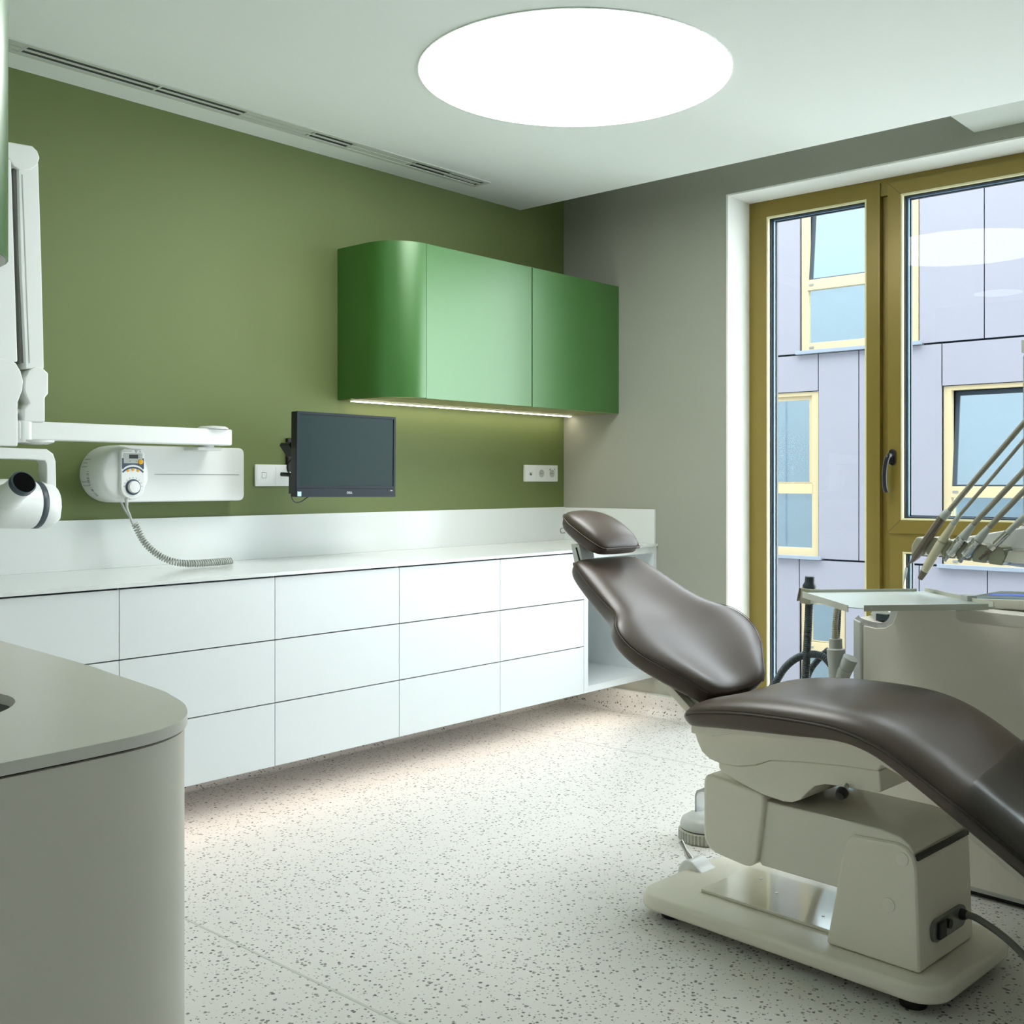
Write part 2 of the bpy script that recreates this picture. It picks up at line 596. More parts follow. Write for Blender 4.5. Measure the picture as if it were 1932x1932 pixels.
glazing(-1.121, -1.636, 0.15, 2.470, fd0 + 0.002)
glazing(GY0, GY1, GZ0, GZ1, fd0 - 0.010)
glazing(-1.805, -2.85, 0.15, 0.866, fd0 + 0.005)
glazing(-3.03, YF + 0.10, 0.15, 2.470, fd0 + 0.002)
hx = fd0 - 0.012
hd = part(win, 'handle_rosette', xf(prism(rrect(-1.768, 1.288, 0.030, 0.072, 0.0148), 0, 1, 'x'), lambda x, y, z: (hx - 0.012 + 0.0119 * x, y, z)), 'black_metal', 0.002)
hp = catmull([(hx - 0.012, -1.768, 1.295), (hx - 0.035, -1.768, 1.296), (hx - 0.048, -1.764, 1.288), (hx - 0.052, -1.757, 1.26), (hx - 0.052, -1.751, 1.21), (hx - 0.050, -1.752, 1.16), (hx - 0.045, -1.757, 1.132)], 8)
part(win, 'handle_lever', tube(hp, [0.010] * 8 + [0.0115] * (len(hp) - 8), 12), 'black_metal')

# ================================================================ OUTSIDE
gx = 8.0
ground = struct('ground', box(0.6, 9.0, -14, 16, -4.1, -4.0), 'asphalt')
outer = struct('wall_outside', join(box(0.305, 0.36, WY0, 14, -4, 10.0), box(0.305, 0.36, -14, YF, -4, 10.0), box(0.305, 0.36, YF, WY0, WZ1 + 0.02, 10.0), box(0.305, 0.36, YF, WY0, -4, 0.05)), 'own_facade')
for (y0, y1, z0, z1) in ((2.2, 3.8, 0.3, 2.3), (-0.2, 1.2, 3.2, 5.2), (4.9, 6.4, 0.3, 2.3) , (-3.4, -1.8, 3.3, 5.3)):
    fr = part(outer, 'window_frame', frame_prism([(y0, z0), (y1, z0), (y1, z1), (y0, z1)], [(y0 + .09, z0 + .09), (y1 - .09, z0 + .09), (y1 - .09, z1 - .09), (y0 + .09, z1 - .09)], 0.36, 0.40, 'x'), 'facade_frame')
    part(fr, 'pane', box(0.361, 0.37, y0 + .09, y1 - .09, z0 + .09, z1 - .09), 'facade_pane', smooth=False)
for y in (1.7, 4.4, 7.2, -0.6, -5):
    part(outer, 'cladding_joint', box(0.3605, 0.3625, y, y + 0.018, -4, 10.0), 'facade_gap', smooth=False)

bld = thing('neighbouring_building', 'lavender panel-clad building with cream windows across the courtyard', 'building', (gx, 1.5, -4.0))
part(bld, 'wall_core', join(box(gx + 0.36, gx + 0.6, -3.0, 16, -4.0, 5.6)), 'facade_gap', smooth=False)
panels = [
    (2.81, 4.6, 2.79, 5.6), (1.27, 2.81, 5.2, 5.6), (0.519, 1.27, 2.79, 5.6), (-1.0, 0.519, 2.79, 5.6), (-3.0, -1.0, 2.79, 5.6),
    (2.557, 4.3, 2.31, 2.78), (2.02, 2.557, 0.21, 2.78), (1.0, 2.02, 0.21, 2.78), (-0.7, 1.0, 2.28, 2.78), (-1.6, -0.7, 0.21, 2.78), (-3.0, -1.6, 0.21, 2.78),
    (2.82, 4.3, -4.0, 0.20), (1.27, 2.82, -0.24, 0.20), (1.27, 2.20, -4.0, -0.25), (0.484, 1.27, -4.0, 0.20), (-1.0, 0.484, -4.0, 0.20), (-3.0, -1.0, -4.0, 0.20),
    (4.6, 7.0, 2.79, 5.6), (7.0, 11.0, 2.79, 5.6), (4.3, 7.0, -4.0, 2.78), (7.0, 11.0, -4.0, 2.78), (11.0, 15.9, -4.0, 5.6), (2.2, 2.82, -4.0, -2.2)]
G = 0.007
for (y0, y1, z0, z1) in panels:
    part(bld, 'cladding_panel', box(gx - random.uniform(0.0, 0.004), gx + 0.03, y0 + G, y1 - G, z0 + G, z1 - G), 'facade', smooth=False)


def fwindow(y0, y1, z0, z1, zt, tilt):
    w = part(bld, 'window', frame_prism([(y0, z0), (y1, z0), (y1, z1), (y0, z1)], [(y0 + .09, z0 + .10), (y1 - .09, z0 + .10), (y1 - .09, z1 - .05), (y0 + .09, z1 - .05)], gx + 0.02, gx + 0.10, 'x'), 'facade_frame', 0.004)
    part(w, 'transom', box(gx + 0.015, gx + 0.10, y0 + .08, y1 - .08, zt - .065, zt + .065), 'facade_frame', 0.004)
    part(w, 'reveal_back', box(gx + 0.34, gx + 0.35, y0 + 0.02, y1 - 0.02, z0, z1), 'dark_pl', smooth=False)
    part(w, 'pane', box(gx + 0.06, gx + 0.065, y0 + .09, y1 - .09, z0 + .10, zt - .065), 'facade_pane', smooth=False)
    th = math.radians(tilt)
    hgt = z1 - 0.05 - zt - 0.065

    def rot(x, y, z):
        dz = z - (zt + 0.065)
        dx = x - (gx + 0.06)
        return (gx + 0.06 + dx * math.cos(th) + dz * math.sin(th), y, zt + 0.065 + dz * math.cos(th) - dx * math.sin(th))
    part(w, 'pane', xf(box(gx + 0.06, gx + 0.065, y0 + .13, y1 - .13, zt + .07, zt + .065 + hgt), rot), 'facade_pane', smooth=False)
    a0, a1, b0, b1 = y0 + .09, y1 - .09, zt + .07, zt + .065 + hgt
    part(w, 'tilted_sash', xf(frame_prism([(a0, b0), (a1, b0), (a1, b1), (a0, b1)], [(a0 + .05, b0 + .012), (a1 - .05, b0 + .012), (a1 - .05, b1 - .05), (a0 + .05, b1 - .05)], gx + 0.05, gx + 0.075, 'x'), rot), 'dark_pl' if tilt else 'facade_frame')
    part(w, 'window_sill', box(gx - 0.06, gx + 0.06, y0 - 0.05, y1 + 0.05, z0 - 0.04, z0 + 0.005), 'facade_sill', 0.004)
    part(w, 'drain_cap', box(gx + 0.008, gx + 0.016, y1 - 0.17, y1 - 0.11, zt - 0.012, zt + 0.012), 'grey_pl')
    part(w, 'drain_cap', box(gx + 0.012, gx + 0.021, y1 - 0.17, y1 - 0.11, z0 + 0.03, z0 + 0.054), 'grey_pl')


fwindow(1.285, 2.80, 2.82, 5.2, 3.65, 6)
fwindow(2.565, 4.25, 0.24, 2.31, 1.09, 0)
fwindow(-0.69, 0.99, 0.22, 2.28, 1.06, 6)
fwindow(2.21, 2.80, -2.2, -0.26, -0.90, 0)

# ================================================================ CEILING FITTINGS
lc = (-1.615, -1.405)
lt = thing('ceiling_light', 'huge round flush ceiling light glowing white', 'ceiling light', (lc[0], lc[1], ZC))
part(lt, 'rim', lathe([(0.540, 0.0), (0.540, -0.003), (0.534, -0.003), (0.534, 0.0)], (*lc, ZC - 0.0005), n=96), 'ceiling')
part(lt, 'diffuser', lathe([(0.534, -0.001), (0.534, -0.004), (0.52, -0.005), (0.0005, -0.005)], (*lc, ZC - 0.0005), n=96), 'lamp', smooth=False)
lc2 = (-3.32, -1.04)
lt2 = thing('ceiling_light', 'small round ceiling light seen mirrored in the window pane', 'ceiling light', (lc2[0], lc2[1], ZC))
part(lt2, 'rim', lathe([(0.185, 0.0), (0.185, -0.006), (0.172, -0.006), (0.172, 0.0)], (*lc2, ZC - 0.0005), n=64), 'grille')
part(lt2, 'diffuser', lathe([(0.172, -0.001), (0.172, -0.004), (0.16, -0.005), (0.0005, -0.005)], (*lc2, ZC - 0.0005), n=64), 'lamp_small', smooth=False)

vt = thing('slot_diffuser', 'long white two-slot air diffuser in the ceiling along the green wall', 'air vent', (-2.2, -0.2, ZC))
VX0, VX1, VY0, VY1 = -4.2, -0.835, -0.255, -0.145
zb = ZC - 0.0004
part(vt, 'frame', frame_prism([(VX0, VY0), (VX1, VY0), (VX1, VY1), (VX0, VY1)], [(VX0 + .02, VY0 + .022), (VX1 - .02, VY0 + .022), (VX1 - .02, VY1 - .022), (VX0 + .02, VY1 - .022)], zb - 0.005, zb), 'grille', 0.001)
part(vt, 'centre_bar', box(VX0 + .02, VX1 - .02, -0.206, -0.194, zb - 0.004, zb), 'grille')
for row, (ya, yb) in enumerate(((-0.232, -0.206), (-0.194, -0.168))):
    part(vt, 'slot_back', box(VX0 + .02, VX1 - .02, ya, yb, zb - 0.0012, zb), 'dark_slot', smooth=False)
    for x in (-3.42, -2.957, -2.49, -2.255 + 0.12, -1.82, -1.62, -1.28, -1.06):
        part(vt, 'divider', box(x - 0.004, x + 0.004, ya, yb, zb - 0.004, zb - 0.0012), 'grille', smooth=False)
    for (xa, xb, cov) in ((-4.1, -2.96, 0.75), (-2.13, -1.83, 0.72), (-1.61, -1.29, 0.95), (-1.05, -0.87, 0.4)):
        part(vt, 'blade', box(xa, xb, ya + 0.002, ya + 0.002 + (yb - ya) * cov, zb - 0.003, zb - 0.0014), 'grille', smooth=False)

# ================================================================ FITTED CABINETS ALONG THE GREEN WALL
CZ, CYF = 0.866, -0.62       # worktop height and front
ct = thing('worktop', 'long white worktop with upstand running along the green wall', 'worktop', (-2.1, -0.31, 0.853))
part(ct, 'slab', box(-4.275, -0.0006, CYF, -0.002, CZ - 0.012, CZ), 'solid', 0.0015)
part(ct, 'upstand', box(-4.275, -0.0006, -0.013, -0.0008, CZ, 1.043), 'solid', 0.0015)
part(ct, 'upstand', box(-0.0135, -0.0006, -0.606, -0.0135, CZ, 1.040), 'solid', 0.0015)
ZB, ZT_ = 0.197, CZ - 0.016
xs = [-3.977, -3.412, -2.847, -2.282, -1.715, -1.149, -0.584]
dlab = ['half hidden behind the sink counter', 'leftmost one fully showing its top drawer', 'second along, left of the screen', 'third along, below the screen', 'fourth along, under the green cabinets', 'rightmost, beside the open shelf']
dlab = ['white three-drawer unit out of frame at the far left end', 'white three-drawer unit at the left, mostly behind the sink counter', 'white three-drawer unit under the coiled cord of the wall box', 'white three-drawer unit below the wall-mounted screen', 'white three-drawer unit below the middle of the green wall cabinets', 'white three-drawer unit directly left of the open shelf']
hz = (ZT_ - ZB) / 3
for i in range(1, 6):
    x0, x1 = xs[i], xs[i + 1]
    du = thing('drawer_unit', dlab[i], 'drawer unit', ((x0 + x1) / 2, -0.3, ZB), 'white drawer units under the worktop')
    part(du, 'carcass', box(x0 + 0.001, x1 - 0.001, -0.590, -0.003, ZB + 0.002, CZ - 0.0125), 'shadow_gap', smooth=False)
    part(du, 'side_panel', box(x0 + 0.0006, x0 + 0.0026, -0.600, -0.003, ZB + 0.001, CZ - 0.0125), 'lacquer', smooth=False)
    for k in range(3):
        part(du, 'drawer', box(x0 + 0.0013, x1 - 0.0013, -0.612, -0.592, ZB + k * hz + (0.002 if k else 0), ZB + (k + 1) * hz - 0.002), 'lacquer', 0.001)
# open shelf unit at the window wall
su = thing('open_shelf_unit', 'open white shelf unit at the right end under the worktop', 'shelf unit', (-0.29, -0.3, ZB))
part(su, 'side_panel', box(-0.5828, -0.553, -0.612, -0.003, ZB, CZ - 0.0125), 'lacquer', 0.001)
part(su, 'side_panel', box(-0.030, -0.002, -0.612, -0.003, ZB, CZ - 0.0125), 'lacquer', 0.001)
part(su, 'bottom_panel', box(-0.553, -0.030, -0.612, -0.003, ZB, ZB + 0.030), 'lacquer', 0.001)
part(su, 'top_panel', box(-0.553, -0.030, -0.612, -0.003, CZ - 0.045, CZ - 0.0125), 'lacquer', 0.001)
part(su, 'back_panel', box(-0.553, -0.030, -0.19, -0.17, ZB + 0.031, CZ - 0.045), 'lacquer', smooth=False)
pl = thing('plinth_light', 'warm light strip hidden beneath the floating drawer units', 'light strip', (-2.2, -0.47, ZB))
part(pl, 'channel', box(-4.1, -0.1, -0.49, -0.455, ZB - 0.009, ZB - 0.0005), 'grille')
part(pl, 'diffuser', box(-4.1, -0.1, -0.485, -0.460, ZB - 0.011, ZB - 0.009), 'led_floor', smooth=False)

# ---------------------------------------------------------------- green wall cabinets
UZ0, UZ1, UY = 1.532, 2.189, -0.374
uc = thing('wall_cabinet', 'green wall cabinet end piece with a rounded corner', 'wall cabinet', (-1.44, -0.19, UZ0), 'green wall cabinets')
R = 0.176
arc = [(-1.5295, -0.0008), (-1.5295, UY + R)] + [(-1.354 - R + 0.0005 + R - R * math.cos(a) , UY + R - R * math.sin(a)) for a in [i / 14 * math.pi / 2 for i in range(1, 15)]]
arc = [(-1.5295, -0.0008)] + [(-1.5295 + R - R * math.cos(i / 16 * math.pi / 2), UY + R - R * math.sin(i / 16 * math.pi / 2)) for i in range(17)] + [(-1.3555, UY), (-1.3555, -0.0008)]
part(uc, 'body', prism(arc, UZ0 + 0.002, UZ1), 'green_door', 0.001, angle=50)
inn = [(x + (0.012 if x < -1.5 else 0), y) for x, y in arc]
part(uc, 'underside', prism([(max(x, -1.518), max(y, UY + 0.012)) for x, y in arc], UZ0 - 0.0002, UZ0 + 0.0018), 'green_under', smooth=False)
for (x0, x1, lb) in ((-1.354, -0.679, 'green wall cabinet with flat door in the middle of the row'), (-0.677, -0.001, 'green wall cabinet with flat door against the window wall')):
    w = thing('wall_cabinet', lb, 'wall cabinet', ((x0 + x1) / 2, -0.19, UZ0), 'green wall cabinets')
    part(w, 'body', box(x0 + 0.0012, x1 - 0.0012, UY + 0.022, -0.0008, UZ0 + 0.002, UZ1 - 0.001), 'green_dark', smooth=False)
    part(w, 'door', box(x0 + 0.0024, x1 - 0.0018, UY, UY + 0.020, UZ0, UZ1), 'green_door', 0.001)
    part(w, 'underside', box(x0 + 0.002, x1 - 0.002, UY + 0.022, -0.001, UZ0 - 0.0002, UZ0 + 0.0018), 'green_under', smooth=False)
ls = thing('under_cabinet_light', 'thin glowing light strip under the green wall cabinets', 'light strip', (-0.76, -0.05, UZ0 - 0.004))
part(ls, 'channel', box(-1.50, -0.02, -0.072, -0.052, UZ0 - 0.004, UZ0 - 0.0004), 'grille')
part(ls, 'diffuser', box(-1.50, -0.02, -0.071, -0.053, UZ0 - 0.007, UZ0 - 0.004), 'led', smooth=False)

# ---------------------------------------------------------------- sink counter and its wall cabinet at the left edge
SX, SYF = -3.642, -2.548


def round_corner(x0, x1, y0, y1, r, n=14):
    """outline of a block whose (x1, y0) corner is rounded"""
    pts = [(x0, y0), (x1 - r, y0)]
    pts += [(x1 - r + r * math.sin(i / n * math.pi / 2), y0 + r - r * math.cos(i / n * math.pi / 2)) for i in range(1, n + 1)]
    return pts + [(x1, y1), (x0, y1)]


def sink_outline(d):
    front = [(-4.278, -2.541), (-3.95, -2.532), (-3.88, -2.529), (-3.83, -2.524), (-3.79, -2.513), (-3.752, -2.490), (-3.725, -2.461), (-3.705, -2.428), (-3.685, -2.385), (-3.668, -2.325), (-3.655, -2.266), (-3.635, -2.09), (-3.618, -1.938), (-3.594, -1.559), (-3.535, -0.64)]
    P = [(p.x, p.y) for p in catmull([(a, b, 0) for a, b in front], 3)]
    out = []
    for i, (x, y) in enumerate(P):
        a, b = P[max(i - 1, 0)], P[min(i + 1, len(P) - 1)]
        tx, ty = b[0] - a[0], b[1] - a[1]
        l = math.hypot(tx, ty)
        out.append((x - ty / l * d, y + tx / l * d))
    out[0] = (-4.278, out[0][1])
    out[-1] = (out[-1][0], -0.64)
    return out + [(-4.278, -0.64)]


sc_ = thing('sink_cabinet', 'beige sink cabinet with rounded corner in the left foreground', 'cabinet', (-3.95, -1.6, 0))
part(sc_, 'body', prism(sink_outline(0.004), 0.002, CZ - 0.019), 'beige_lacquer', 0.001, angle=50)
part(sc_, 'shadow_gap', prism(sink_outline(0.012), CZ - 0.020, CZ - 0.0155), 'black', smooth=False)
sw = thing('sink_worktop', 'beige worktop with oval basin hole on the foreground sink cabinet', 'worktop', (-3.95, -1.6, CZ - 0.015))
outl = sink_outline(0.0)
# top slab cut by the oval basin opening (bmesh fill)
bc, brx, bry = (-4.03, -2.14), 0.205, 0.165


def slab_hole():
    hole = ell(bc[0], bc[1], brx, bry, 48)
    bm = bmesh.new()
    ov = [bm.verts.new((x, y, CZ)) for x, y in outl]
    hv = [bm.verts.new((x, y, CZ)) for x, y in hole]
    es = [bm.edges.new((ov[i], ov[(i + 1) % len(ov)])) for i in range(len(ov))] + [bm.edges.new((hv[i], hv[(i + 1) % len(hv)])) for i in range(len(hv))]
    bmesh.ops.triangle_fill(bm, use_beauty=True, edges=es)
    r = bmesh.ops.extrude_face_region(bm, geom=bm.faces[:])
    for e in r['geom']:
        if isinstance(e, bmesh.types.BMVert): e.co.z -= 0.015
    bm.verts.index_update()
    g = ([tuple(v.co) for v in bm.verts], [tuple(v.index for v in f.verts) for f in bm.faces])
    bm.free()
    return g


part(sw, 'slab', slab_hole(), 'beige_solid', 0.003, seg=3)
bas = []
for rr, z in ((1.0, CZ - 0.013), (0.99, CZ - 0.05), (0.95, CZ - 0.10), (0.82, CZ - 0.128), (0.4, CZ - 0.138), (0.1, CZ - 0.140)):
    bas += [(bc[0] + (x - bc[0]) * rr, bc[1] + (y - bc[1]) * rr, z) for x, y in ell(bc[0], bc[1], brx + 0.0005, bry + 0.0005, 48)]
part(sw, 'basin', (bas, grid_faces(6, 48, True) + [tuple(range(5 * 48, 6 * 48))]), 'beige_solid', angle=60)
gc = thing('wall_cabinet', 'green wall cabinet with rounded corner cut off by the left edge', 'wall cabinet', (-4.0, -1.2, UZ0), 'green wall cabinets')
part(gc, 'body', prism(round_corner(-4.278, -3.746, -2.098, -0.4, R), UZ0 + 0.002, ZC - 0.002), 'green_door', 0.001, angle=50)
part(gc, 'underside', prism(round_corner(-4.278, -3.750, -2.094, -0.4, R - 0.004), UZ0 - 0.0002, UZ0 + 0.0018), 'light_grey', smooth=False)
# ================================================================ THINGS ON THE GREEN WALL
# ---------------------------------------------------------------- screen with its arm
MX0, MX1, MY, MZ0, MZ1 = -1.985, -1.515, -0.345, 1.118, 1.448
mo = thing('monitor', 'black all-in-one screen on the green wall, switched off', 'monitor', ((MX0 + MX1) / 2, MY, MZ0))


def mrot(x, y, z):   # the screen is turned a little and rolled by a degree
    cx_, cz_ = (MX0 + MX1) / 2, (MZ0 + MZ1) / 2
    a, r = math.radians(-4.0), math.radians(-0.5)
    dx, dy, dz = x - cx_, y - MY, z - cz_
    dx, dz = dx * math.cos(r) - dz * math.sin(r), dx * math.sin(r) + dz * math.cos(r)
    dx, dy = dx * math.cos(a) - dy * math.sin(a), dx * math.sin(a) + dy * math.cos(a)
    return cx_ + dx, MY + dy, cz_ + dz


part(mo, 'wall_plate', box(-1.80, -1.70, -0.016, -0.0008, 1.22, 1.36), 'black', 0.003)
part(mo, 'arm', tube([(-1.75, -0.016, 1.30), (-1.75, -0.05, 1.30), (-1.85, -0.16, 1.30)], 0.018), 'black')
part(mo, 'arm', tube([(-1.85, -0.15, 1.30), (-1.89, -0.20, 1.305), (-1.78, -0.285, 1.30)], 0.017), 'black')
part(mo, 'joint_cover', prism([(-1.952, 1.322), (-1.944, 1.334), (-1.87, 1.334), (-1.86, 1.27), (-1.916, 1.276)], -0.235, -0.17, 'y'), 'black', 0.004)
part(mo, 'mount_plate', box(-1.80, -1.70, -0.305, -0.285, 1.25, 1.35), 'black', 0.003)
CH = 0.034
part(mo, 'housing', xf(box(MX0, MX1, MY + 0.003, MY + 0.042, MZ0, MZ1), mrot), 'black', 0.005)
part(mo, 'bezel', xf(frame_prism([(MX0, MZ0 + CH), (MX1, MZ0 + CH), (MX1, MZ1), (MX0, MZ1)], [(MX0 + .010, MZ0 + CH + .010), (MX1 - .010, MZ0 + CH + .010), (MX1 - .010, MZ1 - .010), (MX0 + .010, MZ1 - .010)], MY - 0.002, MY + 0.003, 'y'), mrot), 'bezel', 0.0006)
part(mo, 'screen', xf(box(MX0 + .009, MX1 - .009, MY + 0.001, MY + 0.0032, MZ0 + CH + .009, MZ1 - .009), mrot), 'screen', smooth=False)
chin = part(mo, 'chin', xf(box(MX0, MX1, MY - 0.003, MY + 0.003, MZ0, MZ0 + CH - 0.001), mrot), 'bezel', 0.0008)
lettering(mo, 'lettering', 'DELL', 0.012, 'white_print', mrot((MX0 + MX1) / 2 + 0.008, MY - 0.0032, MZ0 + 0.017), (math.cos(math.radians(-4)), math.sin(math.radians(-4)), -0.009), (0, 0, 1))
part(mo, 'sticker', xf(box(MX0 + .003, MX0 + .020, MY - 0.0036, MY - 0.003, MZ0 + 0.003, MZ0 + 0.021), mrot), 'sticker', smooth=False)
part(mo, 'indicator_plate', xf(box(MX1 - .040, MX1 - .012, MY - 0.0036, MY - 0.003, MZ0 + 0.022, MZ0 + 0.030), mrot), 'black', smooth=False)
part(mo, 'indicator', xf(box(MX1 - .026, MX1 - .017, MY - 0.0040, MY - 0.0036, MZ0 + 0.0245, MZ0 + 0.0275), mrot), 'white_print', smooth=False)
part(mo, 'rear_module', xf(box(MX0 + 0.012, MX0 + 0.20, MY + 0.042, MY + 0.075, MZ0 + 0.012, MZ0 + 0.085), mrot), 'black', 0.003)
part(mo, 'plug', tube([(-1.945, MY + 0.07, 1.200), (-1.950, MY + 0.12, 1.207), (-1.964, MY + 0.145, 1.208)], 0.008), 'black')
wc = thing('cable', 'black cable looping below and beside the screen', 'cable', (-1.97, -0.25, 1.11))
part(wc, 'loop', tube(catmull([(-1.975, -0.285, 1.128), (-1.955, -0.26, 1.112), (-1.925, -0.24, 1.098), (-1.895, -0.235, 1.100), (-1.865, -0.24, 1.118), (-1.84, -0.26, 1.13)], 8), 0.0022, 8), 'black')
part(wc, 'loop', tube(catmull([(-1.915, -0.22, 1.28), (-1.945, -0.22, 1.25), (-1.955, -0.23, 1.225), (-1.945, -0.25, 1.19), (-1.965, -0.262, 1.16)], 8), 0.0024, 8), 'black')


# ---------------------------------------------------------------- switch and socket plates
def plate(t, x0, x1, z0, z1):
    part(t, 'frame', box(x0, x1, -0.010, -0.0008, z0, z1), 'white_pl', 0.002)
    return x0 + 0.006, x1 - 0.006, z0 + 0.006, z1 - 0.006


sp = thing('switch_plate', 'white double switch plate left of the screen', 'switch', (-1.86, 0, 1.205))
a0, a1, b0, b1 = plate(sp, -1.952, -1.760, 1.161, 1.249)
mid = (a0 + a1) / 2
part(sp, 'rocker', box(a0, mid - 0.0006, -0.0115, -0.010, b0, b1), 'white_pl', 0.0008)
part(sp, 'rocker', box(mid + 0.0006, a1, -0.0115, -0.010, b0, b1), 'white_pl', 0.0008)
part(sp, 'pilot_window', frame_prism(rrect(-1.912, 1.205, 0.022, 0.024, 0.002, 2), rrect(-1.912, 1.205, 0.019, 0.021, 0.002, 2), -0.0118, -0.0114, 'y'), 'grey_print', smooth=False)
sk = thing('socket_plate', 'white plate with a data port and two round sockets near the corner', 'socket', (-0.195, 0, 1.222))
a0, a1, b0, b1 = plate(sk, -0.328, -0.062, 1.179, 1.266)
w3 = (a1 - a0) / 3
for k in range(3):
    part(sk, 'insert', box(a0 + k * w3 + 0.0004, a0 + (k + 1) * w3 - 0.0004, -0.0112, -0.010, b0, b1), 'white_pl', 0.0006)
    cxk = a0 + (k + 0.5) * w3
    if k:
        part(sk, 'socket_well', lathe([(0.0205, 0.0), (0.0205, 0.0006), (0.0175, 0.0008), (0.017, 0.0003)], (cxk, -0.0112, 1.222), (0, -1, 0), 32), 'light_grey')
        for dx in (-0.006, 0.006):
            part(sk, 'pin_hole', lathe([(0.0026, 0), (0.0026, 0.0004)], (cxk + dx - 0.004, -0.0119, 1.222), (0, -1, 0), 12), 'dark_slot', smooth=False)
        part(sk, 'earth_clip', box(cxk - 0.008, cxk + 0.008, -0.0125, -0.0118, 1.232, 1.2355), 'khaki', smooth=False)
    else:
        part(sk, 'data_port', box(cxk - 0.008, cxk + 0.008, -0.0118, -0.0112, 1.212, 1.226), 'dark_slot', smooth=False)
        part(sk, 'port_flap', box(cxk - 0.003, cxk + 0.005, -0.0122, -0.0118, 1.217, 1.226), 'light_grey', smooth=False)
for dx, rz in ((-0.017, -0.5), (0.019, 0.5)):
    c0 = a0 + 2.5 * w3 + dx
    part(sk, 'black_mark', tube([(c0 - 0.004, -0.0114, 1.238), (c0 + 0.004 * (1 if rz < 0 else 1), -0.0114, 1.247 if rz < 0 else 1.246)] if rz < 0 else [(c0 - 0.003, -0.0114, 1.246), (c0 + 0.003, -0.0114, 1.239)], 0.0022 if rz < 0 else 0.0015, 6), 'black')

# ---------------------------------------------------------------- wall-mounted x-ray machine
xr = thing('xray_machine', 'white wall-mounted dental x-ray machine with folded arm', 'x-ray machine', (-2.33, 0, 1.1))
part(xr, 'wall_box', xf(prism(rrect(-2.325, 1.2075, 0.53, 0.205, 0.022, 6), -0.095, -0.0008, 'y'), lambda x, y, z: (x, y, z)), 'white_pl', 0.008, seg=3)
part(xr, 'cover_groove', box(-2.44, -2.085, -0.0962, -0.0949, 1.2050, 1.2066), 'grey_print', smooth=False)
dc = (-2.572, 1.2065)
drum = part(xr, 'drum', lathe([(0.1015, 0.0008), (0.1025, 0.02), (0.1020, 0.075), (0.098, 0.105), (0.090, 0.126), (0.078, 0.136), (0.0005, 0.140)], (dc[0], 0, dc[1]), (0, -1, 0), 64), 'white_pl', angle=50)
# printed label and bar code on the drum's rim
bars = []
for i in range(26):
    a = math.radians(176 + i * 2.1)
    if random.random() < 0.25: continue
    for (y0, y1) in ((-0.072, -0.055),):
        w_ = math.radians(random.choice((0.5, 0.9, 1.3)))
        rr = 0.1032
        p = [(dc[0] + rr * math.cos(a + s * w_ / 2), y, dc[1] + rr * math.sin(a + s * w_ / 2)) for s in (-1, 1) for y in (y0, y1)]
        bars.append(([p[0], p[1], p[3], p[2]], [(0, 1, 2, 3)]))
part(drum, 'bar_code', join(*bars), 'grey_print', smooth=False)
lines_ = []
for k, (aa, n_) in enumerate(((150, 9), (158, 7), (166, 8), (196, 8), (204, 10))):
    for i in range(n_):
        a = math.radians(aa)
        y0 = -0.015 - i * 0.0048
        rr = 0.1030
        p = [(dc[0] + rr * math.cos(a + s * 0.012), y, dc[1] + rr * math.sin(a + s * 0.012)) for s in (-1, 1) for y in (y0, y0 - 0.0030)]
        lines_.append(([p[0], p[1], p[3], p[2]], [(0, 1, 2, 3)]))
part(drum, 'small_print', join(*lines_), 'grey_print', smooth=False)
px, pw = -2.553, 0.092
ptop, pbot = 1.296, 1.116
po = [(px + pw / 2 - 0.012, ptop), (px - pw / 2 + 0.012, ptop), (px - pw / 2, ptop - 0.012)]
po += [(px - pw / 2 * math.cos(i / 16 * math.pi), pbot + pw / 2 - pw / 2 * math.sin(i / 16 * math.pi)) for i in range(17)] + [(px + pw / 2, ptop - 0.012)]
pn = part(xr, 'control_panel', prism(po, -0.150, -0.12, 'y'), 'white_pl', 0.006, seg=3)


def dec(name, poly, m, h=0.0006, base=-0.150):
    return part(pn, name, prism(poly, base - h, base + 0.0002, 'y'), m, smooth=False)


dec('navy_field', [(px - 0.041, 1.262), (px - 0.041, 1.226)] + [(px + 0.041 * math.sin(t), 1.206 + 0.033 * math.cos(t * 0.9)) for t in [-1.15 + i * 2.3 / 14 for i in range(15)]] + [(px + 0.041, 1.226), (px + 0.041, 1.262)], 'navy')
dec('display_surround', rrect(px + 0.0, 1.262, 0.070, 0.036, 0.002, 2), 'light_grey', 0.0010)
dec('display', rrect(px + 0.002, 1.268, 0.034, 0.014, 0.001, 2), 'black', 0.0014)
for (dx, dz) in ((0.024, 0.274), (0.024, 0.266), (-0.012, 0.252), (0.011, 0.252)):
    dec('indicator', ell(px + dx, 1 + dz, 0.0014, 0.0016, 10), 'navy', 0.0014)
part(pn, 'start_button', lathe([(0.0095, 0), (0.0095, 0.0022), (0.008, 0.003), (0.0005, 0.0032)], (px + 0.028, -0.1505, 1.250), (0, -1, 0), 24), 'orange')


def arc_band(r0, r1, a0, a1, cz, n=16):
    return [(px + r1 * math.sin(a0 + (a1 - a0) * i / n), cz + r1 * math.cos(a0 + (a1 - a0) * i / n)) for i in range(n + 1)] + [(px + r0 * math.sin(a1 - (a1 - a0) * i / n), cz + r0 * math.cos(a1 - (a1 - a0) * i / n)) for i in range(n + 1)]


